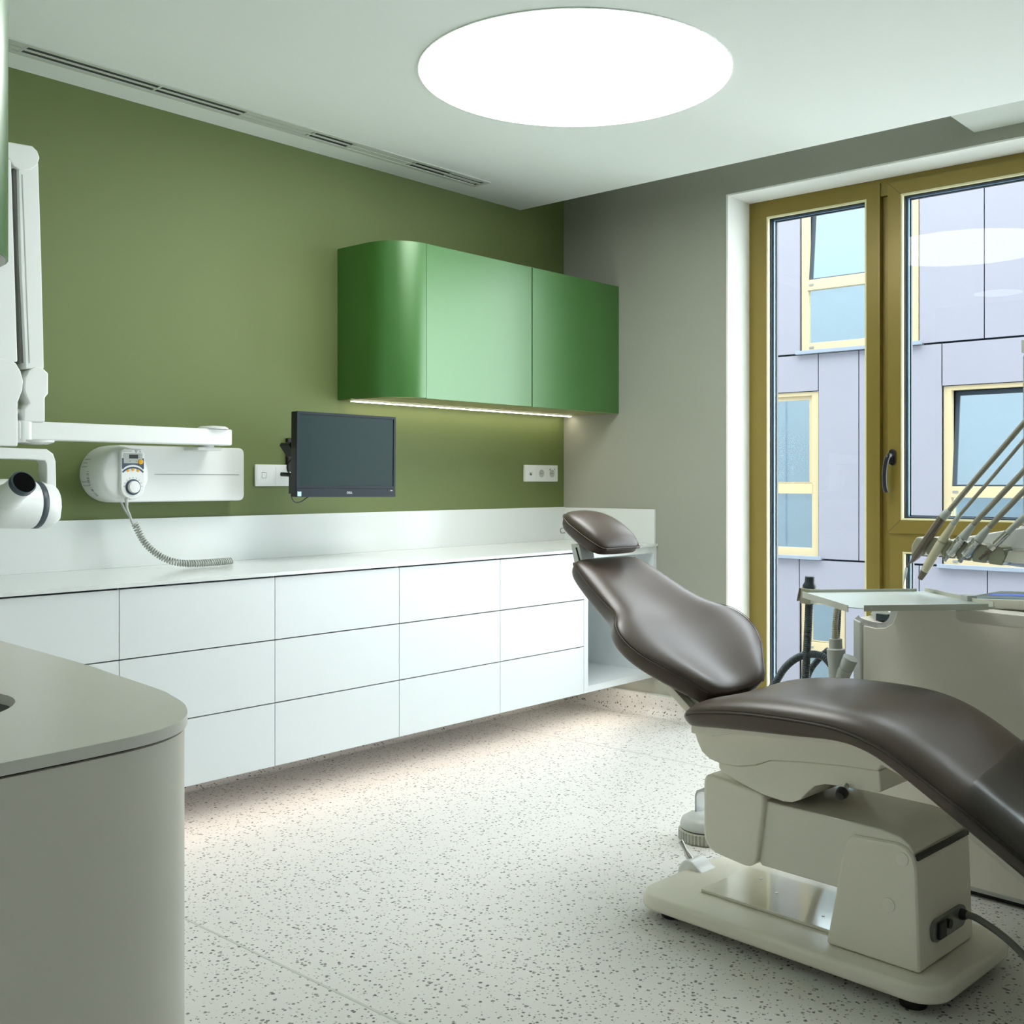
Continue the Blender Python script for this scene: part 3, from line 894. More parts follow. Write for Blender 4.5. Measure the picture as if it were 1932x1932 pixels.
dec('navy_arc', arc_band(0.050, 0.056, -0.82, 0.82, 1.176), 'navy')
for k, a in enumerate((-0.42, 0.0, 0.42)):
    part(pn, 'mode_button', lathe([(0.0048, 0), (0.0048, 0.0016), (0.0005, 0.002)], (px + 0.046 * math.sin(a), -0.1502, 1.176 + 0.046 * math.cos(a)), (0, -1, 0), 16), 'orange')
for a in [-1.5 + i * 0.375 for i in range(9)]:
    r_ = 0.0335
    dec('tick_mark', [(px + r_ * math.sin(a) - 0.0008, 1.160 + r_ * math.cos(a) - 0.0018), (px + r_ * math.sin(a) + 0.0008, 1.160 + r_ * math.cos(a) - 0.0018), (px + r_ * math.sin(a) + 0.0008, 1.160 + r_ * math.cos(a) + 0.0018), (px + r_ * math.sin(a) - 0.0008, 1.160 + r_ * math.cos(a) + 0.0018)], 'navy')
part(pn, 'dial_ring', lathe([(0.028, 0), (0.028, 0.002), (0.021, 0.0024), (0.021, 0.001)], (px, -0.1502, 1.160), (0, -1, 0), 40), 'navy')
part(pn, 'dial_knob', lathe([(0.0215, 0), (0.0215, 0.010), (0.019, 0.013), (0.0005, 0.0145)], (px, -0.1502, 1.160), (0, -1, 0), 40), 'white_pl')
for k, (dx, dz) in enumerate(((0.008, 1.2885), (0.014, 1.2885), (0.011, 1.2835))):
    dec('hazard_mark', [(px + dx + 0.003 * math.sin(t), dz + 0.003 * math.cos(t)) for t in (0, 2.1, 4.2)], 'navy')
dec('warning_triangle', [(px + 0.022, 1.283), (px + 0.032, 1.283), (px + 0.027, 1.291)], 'light_grey')
dec('printed_line', [(px - 0.036, 1.2855), (px - 0.004, 1.2855), (px - 0.004, 1.2885), (px - 0.036, 1.2885)], 'light_grey')
# coiled cord
cord_path = catmull([(-2.575, -0.145, 1.116), (-2.573, -0.146, 1.085), (-2.560, -0.140, 1.060), (-2.548, -0.134, 1.035), (-2.537, -0.132, 1.02)], 8)
part(xr, 'cord', tube(cord_path, 0.0042, 10), 'light_grey')
part(xr, 'cord_sleeve', tube([(-2.575, -0.145, 1.120), (-2.574, -0.146, 1.095)], [0.007, 0.005], 12), 'light_grey')
part(xr, 'cord', tube(catmull([(-2.555, -0.07, 1.105), (-2.548, -0.085, 1.075), (-2.538, -0.11, 1.045), (-2.530, -0.125, 1.02)], 8), 0.0042, 10), 'light_grey')
cp = resample(catmull([(-2.535, -0.130, 1.030), (-2.522, -0.135, 0.998), (-2.502, -0.15, 0.955), (-2.462, -0.175, 0.912), (-2.41, -0.20, 0.887), (-2.34, -0.21, 0.8810), (-2.26, -0.21, 0.8810), (-2.185, -0.20, 0.8810)], 30), 0.00065)
hel = []
for i, p in enumerate(cp):
    t = (cp[min(i + 1, len(cp) - 1)] - cp[max(i - 1, 0)]).normalized()
    u = t.cross(Vector((0, 1, 0.2))).normalized()
    w = t.cross(u)
    a = i * 2 * math.pi * 0.00065 / 0.0092
    hel.append(p + (u * math.cos(a) + w * math.sin(a)) * 0.0105)
part(xr, 'coiled_cord', tube(hel, 0.0032, 5), 'light_grey')
# horizontal extension arm
Y0, Y1 = -0.235, -0.165
part(xr, 'pivot', lathe([(0.030, 0), (0.030, 0.02)], (-2.27, -0.16, 1.307), (0, 0, 1), 32), 'white_pl')
part(xr, 'wall_bracket', box(-2.32, -2.22, -0.19, -0.05, 1.295, 1.307), 'white_pl', 0.004)
part(xr, 'extension_arm', xf(box(-2.985, -2.205, Y0, Y1, 1.314, 1.374), lambda x, y, z: (x, y, z)), 'white_pl', 0.007, seg=3)
part(xr, 'pivot_cap', lathe([(0.055, 0), (0.055, 0.004), (0.045, 0.010), (0.0005, 0.013)], (-2.265, -0.20, 1.374), (0, 0, 1), 40), 'white_pl')
part(xr, 'pivot_cap', lathe([(0.060, 0), (0.058, -0.006), (0.04, -0.013), (0.0005, -0.015)], (-2.920, -0.20, 1.314), (0, 0, 1), 40), 'white_pl')
part(xr, 'arm_end', xf(prism(rrect(-2.962, -0.20, 0.05, 0.078, 0.02), 1.304, 1.3755), lambda x, y, z: (x, y, z)), 'white_pl', 0.004)
# folded scissor arm
part(xr, 'knuckle', prism([(-2.972, 1.372), (-2.904, 1.372), (-2.904, 1.452), (-2.893, 1.465), (-2.893, 1.532), (-2.904, 1.541), (-2.912, 1.548), (-2.935, 1.553), (-2.957, 1.535), (-2.968, 1.51), (-2.970, 1.47), (-2.956, 1.43), (-2.972, 1.41)], -0.240, -0.165, 'y'), 'white_pl', 0.006, seg=3)
part(xr, 'lower_arm', prism([(-2.966, 1.54), (-2.906, 1.545), (-2.914, 1.88), (-2.924, 2.21), (-2.990, 2.21), (-2.982, 1.88)], -0.238, -0.168, 'y'), 'white_pl', 0.006, seg=3)
part(xr, 'arm_trim', prism([(-2.955, 1.56), (-2.952, 1.56), (-2.975, 2.16), (-2.978, 2.16)], -0.2392, -0.237, 'y'), 'light_grey', smooth=False)
part(xr, 'cable_slot', prism([(-2.974, 1.56), (-2.966, 1.56), (-2.990, 2.18), (-2.998, 2.18)], -0.226, -0.175, 'y'), 'grey_pl', smooth=False)
part(xr, 'elbow_cap', prism([(-3.10, 2.22), (-3.09, 2.25), (-2.946, 2.258), (-2.930, 2.245), (-2.922, 2.225), (-2.930, 2.20), (-2.945, 2.185), (-2.965, 2.176), (-2.985, 2.173), (-3.003, 2.180), (-3.02, 2.20)], -0.243, -0.163, 'y'), 'white_pl', 0.005, seg=3)
part(xr, 'upper_arm', prism([(-3.075, 1.56), (-2.992, 1.56), (-3.012, 2.20), (-3.085, 2.20)], -0.243, -0.163, 'y'), 'white_pl', 0.006, seg=3)
part(xr, 'knuckle', prism([(-3.08, 1.291), (-2.994, 1.291), (-2.994, 1.432), (-2.980, 1.470), (-2.977, 1.500), (-2.985, 1.530), (-3.0, 1.555), (-3.02, 1.566), (-3.08, 1.566)], -0.250, -0.158, 'y'), 'white_pl', 0.007, seg=3)
part(xr, 'link_pin', tube([(-2.998, -0.20, 1.405), (-2.965, -0.20, 1.405)], 0.009, 12), 'white_pl')
# yoke and tube head
part(xr, 'yoke', join(prism([(-3.09, 1.252), (-2.945, 1.250), (-2.912, 1.247), (-2.907, 1.235), (-2.905, 1.16), (-2.92, 1.13), (-2.92, 1.05), (-2.878, 1.042), (-2.860, 1.057), (-2.855, 1.098), (-2.860, 1.130), (-2.874, 1.162), (-2.876, 1.245), (-2.884, 1.270), (-2.905, 1.2845), (-3.09, 1.287)], -0.255, -0.195, 'y')), 'white_pl', 0.005, seg=3)
hdp = [(0.0005, -0.13), (0.052, -0.13), (0.072, -0.115), (0.078, -0.06), (0.078, 0.03), (0.0765, 0.035)]
hc = (-2.945, -0.225, 1.105)
hax = (1.0, 0.10, -0.06)
part(xr, 'tube_head', lathe([(0.0005, -0.17), (0.05, -0.165), (0.072, -0.14), (0.078, -0.09), (0.078, -0.004), (0.0775, 0.0)], hc, hax, 48), 'white_pl', angle=50)
part(xr, 'grey_band', lathe([(0.0765, 0.0), (0.0772, 0.001), (0.0772, 0.020), (0.0765, 0.021)], hc, hax, 48), 'dark_pl', angle=50)
part(xr, 'head_end', lathe([(0.0775, 0.021), (0.077, 0.05), (0.066, 0.068), (0.0005, 0.075)], hc, hax, 48), 'white_pl', angle=50)
cd = Vector((0.10, -0.88, 0.46)).normalized()
cb = Vector((-3.052, -0.305, 1.128))
part(xr, 'cone', lathe([(0.044, 0.0), (0.042, 0.02), (0.037, 0.03), (0.037, 0.088)], cb, cd, 40), 'white_pl')
part(xr, 'cone_ring', lathe([(0.0382, 0.088), (0.0382, 0.106), (0.0345, 0.108), (0.0345, 0.107)], cb, cd, 40), 'dark_pl')
part(xr, 'cone_mouth', lathe([(0.0335, 0.1075), (0.0335, 0.1085)], cb, cd, 40), 'void', smooth=False)

# ================================================================ DENTAL CHAIR (own frame: s towards the feet, t away from the camera)
TH = math.radians(-4)
CO = Vector((-1.93, -2.45, 0))
ES = Vector((math.sin(TH), -math.cos(TH), 0))
ET = Vector((math.cos(TH), math.sin(TH), 0))


def W(s, t, z):
    p = CO + ES * s + ET * t
    return (p.x, p.y, z)


def cprism(poly, t0, t1):
    """outline in (s, z) extruded across the chair"""
    return xf(prism(poly, t0, t1, 'y'), lambda s, t, z: W(s, t, z))


def smoothpoly(pts, per=5):
    P = catmull([(a, b, 0) for a, b in pts] , per)
    return [(p.x, p.y) for p in P]


def round_poly(pts, rad, n=7):
    out = []
    m = len(pts)
    for i in range(m):
        p, a, b = Vector(pts[i]), Vector(pts[i - 1]), Vector(pts[(i + 1) % m])
        r = rad[i] if isinstance(rad, (list, tuple)) else rad
        u, w = (a - p).normalized(), (b - p).normalized()
        p0, p2 = p + u * r, p + w * r
        for k in range(n + 1):
            t = k / n
            q = p0 * (1 - t) ** 2 + p * 2 * t * (1 - t) + p2 * t * t
            out.append((q.x, q.y))
    return out


ch = thing('dental_chair', 'taupe leather dental chair on a cream base', 'dental chair', tuple(CO))
# base plate
bp_ = [(0.452 - 0.07 + 0.07 * math.sin(i / 8 * math.pi / 2), 0) for i in range(1)]
bpoly = rrect(0.018, 0.0, 0.868, 0.44, 0.075, 8)
part(ch, 'base_plate', xf(prism(bpoly, 0.026, 0.066), lambda s, t, z: W(s, t, z)), 'cream', 0.014, seg=4)
for s, t in ((-0.33, -0.15), (-0.33, 0.15), (0.37, -0.165), (0.37, 0.15)):
    part(ch, 'rubber_foot', lathe([(0.030, 0.0005), (0.032, 0.006), (0.032, 0.027)], W(s, t, 0), n=24), 'black')
part(ch, 'cover_plate', xf(prism(rrect(-0.075, 0.020, 0.40, 0.235, 0.006, 3), 0.0665, 0.0745), lambda s, t, z: W(s, t, z)), 'cream_gloss', 0.002)
for s, t in ((-0.20, 0.08), (-0.11, 0.02), (0.06, -0.03)):
    part(ch, 'cover_screw', lathe([(0.004, 0), (0.004, 0.0015)], W(s, t, 0.0742), n=12), 'steel_soft')
# pedestal, link arm and front block
part(ch, 'pedestal', cprism([(0.142, 0.0665), (0.380, 0.0665), (0.372, 0.30), (0.366, 0.325), (0.350, 0.345), (0.325, 0.352), (0.215, 0.345), (0.198, 0.332), (0.188, 0.305)], -0.156, 0.128), 'cream', 0.010, seg=3)
part(ch, 'pedestal_slot', cprism([(0.364, 0.318), (0.372, 0.318), (0.372, 0.331), (0.364, 0.331)], -0.145, 0.122), 'black', smooth=False)
part(ch, 'link_arm', cprism([(-0.052, 0.213), (-0.046, 0.206), (0.20, 0.206), (0.33, 0.22), (0.352, 0.30), (0.362, 0.334), (0.352, 0.352), (0.33, 0.364), (0.28, 0.372), (-0.04, 0.372), (-0.052, 0.36)], -0.148, 0.120), 'cream_gloss', 0.010, seg=3)
for s, z in ((0.338, 0.318), (0.305, 0.205)):
    part(ch, 'screw_cap', xf(lathe([(0.016, 0.0), (0.0155, 0.0018), (0.0005, 0.0024)], (0, 0, 0), (0, -1, 0), 28), lambda x, y, zz, s=s, z=z: W(s + x, -0.156 + y, z + zz)), 'cream_mat')
part(ch, 'front_block', cprism(round_poly([(-0.218, 0.414), (-0.219, 0.212), (-0.054, 0.193), (-0.027, 0.392)], [0.030, 0.050, 0.045, 0.022]), -0.162, 0.135), 'cream', 0.010, seg=4, angle=50)
# swing shells under the seat
part(ch, 'swing_shell', cprism([(-0.165, 0.449), (-0.165, 0.436), (-0.150, 0.424), (-0.090, 0.407), (-0.03, 0.393), (0.03, 0.388), (0.055, 0.391), (0.078, 0.402), (0.098, 0.424), (0.118, 0.443), (0.145, 0.453), (0.19, 0.457), (0.285, 0.460), (0.292, 0.466), (0.288, 0.512), (0.20, 0.508), (0.08, 0.496), (-0.005, 0.484), (-0.05, 0.464), (-0.10, 0.452)], -0.168, 0.150), 'cream', 0.005, seg=3)
part(ch, 'seat_shell', cprism([(-0.236, 0.545), (-0.240, 0.520), (-0.230, 0.495), (-0.215, 0.470), (-0.19, 0.455), (-0.16, 0.450), (-0.10, 0.4525), (-0.05, 0.4645), (-0.005, 0.4845), (0.08, 0.4965), (0.20, 0.5085), (0.288, 0.5125), (0.305, 0.54), (0.30, 0.57), (0.24, 0.585), (-0.1, 0.56)], -0.175, 0.165), 'cream', 0.007, seg=3)
part(ch, 'seat_rail', cprism([(-0.226, 0.522), (-0.226, 0.550), (0.05, 0.572), (0.24, 0.585), (0.24, 0.570), (-0.10, 0.540), (-0.16, 0.524)], -0.205, 0.195), 'cream', 0.004)
part(ch, 'release_stem', tube([W(0.205, -0.165, 0.463), W(0.207, -0.185, 0.452)], 0.006, 10), 'steel_soft')
part(ch, 'release_knob', xf(lathe([(0.008, 0.0), (0.0145, 0.006), (0.0145, 0.016), (0.011, 0.024), (0.0005, 0.026)], (0, 0, 0), (0, -1, -0.5), 20), lambda x, y, z: W(0.207 + x, -0.183 + y, 0.455 + z)), 'black')


# cushions -------------------------------------------------------------
def interp(xs_, ys_, x):
    if x <= xs_[0]: return ys_[0]
    for a, b, c, d in zip(xs_, xs_[1:], ys_, ys_[1:]):
        if x <= b:
            k = (x - a) / (b - a)
            k = k * k * (3 - 2 * k) * 0.5 + k * 0.5
            return c + (d - c) * k
    return ys_[-1]


def ring_section(w, top, side, bot, dish=0.0):
    """closed cross-section: list of (across, height) from near seam over the top to the far side and back below"""
    up = [(-1.0, 0.0), (-0.97, 0.42), (-0.88, 0.80), (-0.72, 1.0), (-0.45, 1.0 - dish * 0.55), (-0.2, 1.0 - dish * 0.9), (0.0, 1.0 - dish), (0.2, 1.0 - dish * 0.9), (0.45, 1.0 - dish * 0.55), (0.72, 1.0), (0.88, 0.80), (0.97, 0.42), (1.0, 0.0)]
    s = [(u * w, h * top) for u, h in up]
    s += [(w * 1.0, -side * 0.25), (w * 0.985, -side * 0.65), (w * 0.94, -side * 0.95), (w * 0.6, -bot), (0.0, -bot), (-w * 0.6, -bot), (-w * 0.94, -side * 0.95), (-w * 0.985, -side * 0.65), (-w * 1.0, -side * 0.25)]
    return s


NS = 22
# seat with leg rest: seam line (s, z) and half widths along it
seam = [(-0.246, 0.556), (-0.238, 0.568), (-0.21, 0.582), (-0.164, 0.5935), (-0.066, 0.607), (0.027, 0.613), (0.144, 0.6155), (0.227, 0.612), (0.307, 0.594), (0.383, 0.560), (0.503, 0.490), (0.582, 0.440), (0.648, 0.397), (0.76, 0.324), (0.88, 0.246), (0.975, 0.184), (1.0, 0.168)]
wid = [0.196, 0.226, 0.246, 0.252, 0.253, 0.252, 0.250, 0.250, 0.248, 0.244, 0.236, 0.230, 0.224, 0.214, 0.202, 0.180, 0.15]
tops = [0.003, 0.012, 0.022, 0.029, 0.034, 0.036, 0.036, 0.038, 0.042, 0.042, 0.040, 0.038, 0.036, 0.036, 0.034, 0.026, 0.006]
sides = [0.016, 0.034, 0.042, 0.046, 0.052, 0.052, 0.046, 0.034, 0.030, 0.036, 0.042, 0.042, 0.042, 0.042, 0.042, 0.036, 0.012]
sv = []
for i, (s, z) in enumerate(seam):
    a = seam[max(i - 1, 0)]
    b = seam[min(i + 1, len(seam) - 1)]
    tx, tz = b[0] - a[0], b[1] - a[1]
    l = math.hypot(tx, tz)
    nx, nz = -tz / l, tx / l
    for (u, h) in ring_section(wid[i], tops[i], sides[i], sides[i] * 1.02, 0.22):
        sv.append(W(s + nx * h, u, z + nz * h))
n_ = len(seam)
sf = grid_faces(n_, NS, True) + [tuple(reversed(range(NS))), tuple(range((n_ - 1) * NS, n_ * NS))]
seat = part(ch, 'seat_cushion', (sv, sf), 'leather', angle=80, subsurf=2)


def seam_tube(pts, r, m, name, parent, off=0.0):
    part(parent, name, tube(catmull(pts, 6), r, 6), m)


for sg in (-1, 1):
    seam_tube([W(s, sg * (w_ + 0.0002), z - 0.001) for (s, z), w_ in list(zip(seam, wid))[2:-1]], 0.0026, 'leather', 'piping', seat)
    seam_tube([W(s, sg * (w_ + 0.0002), z - 0.0050) for (s, z), w_ in list(zip(seam, wid))[2:-1]], 0.0014, 'leather_dark', 'seam', seat)
    seam_tube([W(s, sg * (w_ * 0.996), z + 0.0055) for (s, z), w_ in list(zip(seam, wid))[2:-1]], 0.0009, 'leather_dark', 'stitching', seat)
# leg-rest shell and plastic foot cover
part(ch, 'leg_rest_shell', cprism([(0.27, 0.545), (0.40, 0.498), (0.50, 0.436), (0.66, 0.330), (0.88, 0.188), (0.97, 0.13), (0.98, 0.145), (0.88, 0.212), (0.66, 0.356), (0.50, 0.462), (0.40, 0.522), (0.28, 0.57)], -0.19, 0.19), 'cream', 0.004)
cv = []
cs = [(0.470, 0.510)] + list(seam[10:16])
cw_ = [0.240] + wid[10:16]
for i, (s, z) in enumerate(cs):
    a = cs[max(i - 1, 0)]
    b = cs[min(i + 1, len(cs) - 1)]
    tx, tz = b[0] - a[0], b[1] - a[1]
    l = math.hypot(tx, tz)
    nx, nz = -tz / l, tx / l
    sec = ring_section(cw_[i] + 0.004, 0.044, 0.048, 0.05, 0.15)
    sec = sec[:13] + [sec[13], sec[14], sec[15]] + [sec[19], sec[20], sec[21]]
    order = sec[16:] + sec[:16]
    for k, (u, h) in enumerate(order):
        sl = 0.055 * (u + 0.25) / 0.5 if i == 0 else 0      # the cover's edge runs obliquely
        sk_ = s - sl + (0.03 if i == 0 else 0)
        cv.append(W(sk_ + nx * h, u, z + (sl - (0.03 if i == 0 else 0)) * 0.6 + nz * h))
part(ch, 'foot_cover', (cv, grid_faces(len(cs), 19)), 'cover', angle=80, subsurf=1, label='clear plastic cover over the foot end')

# backrest ---------------------------------------------------------------
BA = math.radians(36.4)
B0 = (-0.200, 0.585)


def BK(v, u, n):
    return W(B0[0] - v * math.cos(BA) + n * math.sin(BA), u, B0[1] + v * math.sin(BA) + n * math.cos(BA))


bv = [0.030, 0.040, 0.065, 0.098, 0.14, 0.182, 0.227, 0.27, 0.308, 0.338, 0.372, 0.42, 0.48, 0.54, 0.59, 0.622, 0.634]
bw = [0.105, 0.132, 0.160, 0.190, 0.232, 0.268, 0.288, 0.288, 0.270, 0.238, 0.210, 0.194, 0.182, 0.168, 0.154, 0.136, 0.110]
bn = [0.004, 0.010, 0.016, 0.020, 0.024, 0.026, 0.028, 0.029, 0.028, 0.022, 0.013, 0.002, -0.006, -0.012, -0.016, -0.020, -0.024]
bt = [0.004, 0.014, 0.018, 0.018, 0.017, 0.016, 0.015, 0.015, 0.016, 0.017, 0.019, 0.022, 0.024, 0.024, 0.021, 0.013, 0.003]
bd = [0.2, 0.6, 1.0, 1.35, 1.5, 1.55, 1.55, 1.5, 1.3, 1.05, 0.75, 0.4, 0.2, 0.12, 0.1, 0.0, 0.0]
bs = [0.020, 0.040, 0.052, 0.056, 0.056, 0.056, 0.056, 0.056, 0.056, 0.055, 0.054, 0.052, 0.050, 0.048, 0.046, 0.036, 0.016]
vv = []
for i, v in enumerate(bv):
    for (u, h) in ring_section(bw[i], bt[i], bs[i], bs[i] * 1.05, bd[i]):
        # side wings lean towards the sitter
        vv.append(BK(v, u, bn[i] + h))
n_ = len(bv)
back = part(ch, 'backrest_cushion', (vv, grid_faces(n_, NS, True) + [tuple(reversed(range(NS))), tuple(range((n_ - 1) * NS, n_ * NS))]), 'leather', angle=80, subsurf=2)
for sg in (-1, 1):
    seam_tube([BK(v, sg * (w_ + 0.0002), n - 0.001) for v, w_, n in list(zip(bv, bw, bn))[1:-1]], 0.0026, 'leather', 'piping', back)
    seam_tube([BK(v, sg * (w_ + 0.0002), n - 0.0050) for v, w_, n in list(zip(bv, bw, bn))[1:-1]], 0.0014, 'leather_dark', 'seam', back)
    seam_tube([BK(v, sg * (w_ * 0.995), n + 0.0052) for v, w_, n in list(zip(bv, bw, bn))[1:-1]], 0.0009, 'leather_dark', 'stitching', back)
part(ch, 'back_shell', xf(prism(rrect(0.17, 0.0, 0.36, 0.30, 0.06), -0.072, -0.050), lambda v, u, n: BK(v, u, n)), 'cream', 0.006)
part(ch, 'back_bracket', cprism([(-0.36, 0.60), (-0.30, 0.555), (-0.22, 0.51), (-0.19, 0.52), (-0.20, 0.56), (-0.30, 0.60)], -0.12, 0.12), 'cream', 0.004)

# headrest ---------------------------------------------------------------
HA = math.radians(27)
H0 = (-0.728, 1.028)


def HD(v, u, n):
    return W(H0[0] - v * math.cos(HA) + n * math.sin(HA), u, H0[1] + v * math.sin(HA) + n * math.cos(HA))


hv = [-0.098, -0.090, -0.068, -0.03, 0.01, 0.05, 0.085, 0.108, 0.116]
hw = [0.070, 0.086, 0.098, 0.103, 0.103, 0.099, 0.085, 0.062, 0.038]
ht = [0.003, 0.012, 0.020, 0.026, 0.028, 0.026, 0.020, 0.012, 0.003]
hn = [-0.004, -0.003, 0.0, 0.001, 0.002, 0.002, 0.002, 0.0, -0.003]
hs = [0.016, 0.028, 0.036, 0.040, 0.040, 0.038, 0.034, 0.024, 0.012]
vv = []
for i, v in enumerate(hv):
    for (u, h) in ring_section(hw[i], ht[i], hs[i], hs[i] * 1.05, -0.25):
        vv.append(HD(v, u, hn[i] + h))
n_ = len(hv)
head = part(ch, 'headrest', (vv, grid_faces(n_, NS, True) + [tuple(reversed(range(NS))), tuple(range((n_ - 1) * NS, n_ * NS))]), 'leather', angle=80, subsurf=2)
loop = [HD(v, -w_ - 0.0002, n - 0.001) for v, w_, n in list(zip(hv, hw, hn))]
loop2 = [HD(v, w_ + 0.0002, n - 0.001) for v, w_, n in list(zip(hv, hw, hn))]
ring_ = loop + loop2[::-1] + [loop[0]]
seam_tube(ring_, 0.0024, 'leather', 'piping', head)
seam_tube([(x, y, z - 0.004) for x, y, z in ring_], 0.0013, 'leather_dark', 'seam', head)
part(head, 'seam', tube([HD(-0.0985, 0.045, -0.004), HD(-0.094, 0.045, -0.022), HD(-0.082, 0.045, -0.032)], 0.0014, 6), 'leather_dark')
part(ch, 'headrest_bar', cprism([(-0.708, 0.900), (-0.733, 0.990), (-0.768, 0.990), (-0.744, 0.900)], -0.092, -0.035), 'white_pl', 0.003)
part(ch, 'headrest_plate', xf(prism(rrect(0.01, -0.02, 0.09, 0.09, 0.02), -0.050, -0.036), lambda v, u, n: HD(v, u, n)), 'cream', 0.003)
part(ch, 'headrest_slot', tube([W(-0.724, -0.0925, 0.925), W(-0.744, -0.0925, 0.980)], 0.003, 6), 'black')
part(ch, 'headrest_hook', tube(catmull([HD(0.080, -0.075, -0.030), HD(0.088, -0.078, -0.040), HD(0.078, -0.080, -0.047), HD(0.066, -0.078, -0.04)], 6), 0.002, 6), 'steel_soft')
# connection plate and power cord on the end of the pedestal
part(ch, 'socket_panel', xf(prism(rrect(-0.012, 0.118, 0.175, 0.050, 0.022), 0.372, 0.386, 'x'), lambda s, t, z: W(s, t, z + 0.025 + 0.0)), 'grey_steel', 0.001)
part(ch, 'power_switch', xf(box(0.384, 0.394, -0.080, -0.045, 0.125, 0.163), W), 'black', 0.003)
part(ch, 'fuse_cap', xf(lathe([(0.011, 0), (0.011, 0.012)], (0, 0, 0), (1, 0, 0), 16), lambda x, y, z: W(0.384 + x, -0.030 + y, 0.150 + z)), 'black')
part(ch, 'cord_gland', xf(lathe([(0.013, 0), (0.013, 0.010), (0.010, 0.018)], (0, 0, 0), (1, 0, 0.1), 16), lambda x, y, z: W(0.384 + x, 0.044 + y, 0.150 + z)), 'black')
part(ch, 'power_cord', tube(catmull([W(0.395, 0.044, 0.152), W(0.43, 0.042, 0.150), W(0.50, 0.035, 0.125), W(0.58, 0.028, 0.075), W(0.67, 0.02, 0.030), W(0.80, 0.01, 0.0095), W(1.2, -0.02, 0.0090)], 8), 0.0085, 12), 'grey_pl')
# joystick beside the base
jb = W(-0.405, 0.035, 0.0)
part(ch, 'joystick_housing', xf(prism(smoothpoly([(-0.075, 0.020), (-0.072, 0.060), (-0.050, 0.088), (-0.020, 0.092), (0.010, 0.074), (0.035, 0.062), (0.045, 0.050), (0.03, 0.020), (-0.075, 0.020)], 4)[:-1], -0.035, 0.05, 'y'), lambda s, t, z: W(-0.380 + s * 0.86, 0.045 + t * 0.86, 0.006 + z * 0.9)), 'white_pl', 0.014, seg=4)
part(ch, 'joystick', tube([W(-0.418, 0.045, 0.084), W(-0.428, 0.042, 0.098), W(-0.433, 0.040, 0.108), W(-0.444, 0.036, 0.128), W(-0.447, 0.035, 0.133)], [0.009, 0.009, 0.005, 0.007, 0.0075], 14), 'steel')

# ---------------------------------------------------------------- foot control
fc = Vector((-1.453, -1.832, 0))
ft = thing('foot_control', 'round grey foot control with ribbed rim on the floor', 'foot pedal', tuple(fc))
ribs = []
part(ft, 'base_ring', lathe([(0.085, 0.0006), (0.088, 0.006), (0.088, 0.034), (0.083, 0.038)], fc, n=48), 'khaki')
for i in range(44):
    a = 2 * math.pi * i / 44
    part(ft, 'rib', tube([(fc.x + 0.0885 * math.cos(a), fc.y + 0.0885 * math.sin(a), 0.004), (fc.x + 0.0885 * math.cos(a), fc.y + 0.0885 * math.sin(a), 0.034)], 0.0034, 6), 'light_grey')
part(ft, 'dark_gap', lathe([(0.083, 0.038), (0.083, 0.043)], fc, n=48), 'black')
part(ft, 'cap', lathe([(0.085, 0.042), (0.086, 0.050), (0.080, 0.068), (0.060, 0.080), (0.0005, 0.084)], fc, n=48), 'light_grey', angle=60)
hb = []
prof = [(-0.045, 0.05), (-0.045, 0.135), (-0.038, 0.152), (-0.020, 0.160), (0.020, 0.160), (0.038, 0.152), (0.045, 0.135), (0.045, 0.05)]
prof2 = [(-0.038, 0.05), (-0.038, 0.133), (-0.033, 0.145), (-0.018, 0.152), (0.018, 0.152), (0.033, 0.145), (0.038, 0.133), (0.038, 0.05)]
part(ft, 'handle', prism([(fc.y + a, b) for a, b in prof] + [(fc.y + a, b) for a, b in prof2[::-1]], fc.x - 0.02 + 0.02, fc.x + 0.06, 'x'), 'steel_soft', 0.001)
fo = bpy.data.objects['foot_control']

# ================================================================ DENTAL UNIT BEHIND THE CHAIR
un = thing('dental_unit', 'cream dental unit cabinet behind the chair', 'dental unit', W(0.4, 0.75, 0))


def rot2(poly):
    return poly


UT = 0.57
cut = [(-0.180, 0.0), (1.05, 0.0), (1.05, 0.812), (-0.046, 0.812), (-0.056, 0.785), (-0.062, 0.770), (-0.072, 0.758), (-0.086, 0.751), (-0.105, 0.748), (-0.150, 0.752), (-0.172, 0.757), (-0.180, 0.760)]
part(un, 'body', cprism([(s, max(z, 0.03)) for s, z in cut], UT + 0.004, 0.90), 'cream_mat', 0.006, seg=3)
part(un, 'front_panel', cprism([(-0.150, 0.026), (1.05, 0.026), (1.05, 0.808), (-0.034, 0.808), (-0.045, 0.772), (-0.056, 0.752), (-0.078, 0.738), (-0.110, 0.734), (-0.150, 0.738)], UT - 0.012, UT + 0.004), 'cream_mat', 0.003)
part(un, 'corner_trim', cprism([(-0.186, 0.02), (-0.158, 0.02), (-0.158, 0.748), (-0.186, 0.758)], UT - 0.010, 0.90), 'white_pl', 0.006, seg=3)
part(un, 'rim', xf(tube(catmull([(-0.176, 0, 0.762), (-0.165, 0, 0.752), (-0.130, 0, 0.744), (-0.098, 0, 0.742), (-0.076, 0, 0.748), (-0.062, 0, 0.762), (-0.054, 0, 0.785), (-0.047, 0, 0.812)], 6), 0.0095, 10), lambda s, t, z: W(s, UT - 0.006, z)), 'white_pl')
part(un, 'plinth', cprism([(-0.178, 0.001), (1.05, 0.001), (1.05, 0.020), (-0.178, 0.020)], UT + 0.002, 0.90), 'black', smooth=False)
part(un, 'plinth_trim', cprism([(-0.182, 0.016), (1.05, 0.016), (1.05, 0.028), (-0.182, 0.028)], UT - 0.014, UT + 0.004), 'light_grey', 0.002)
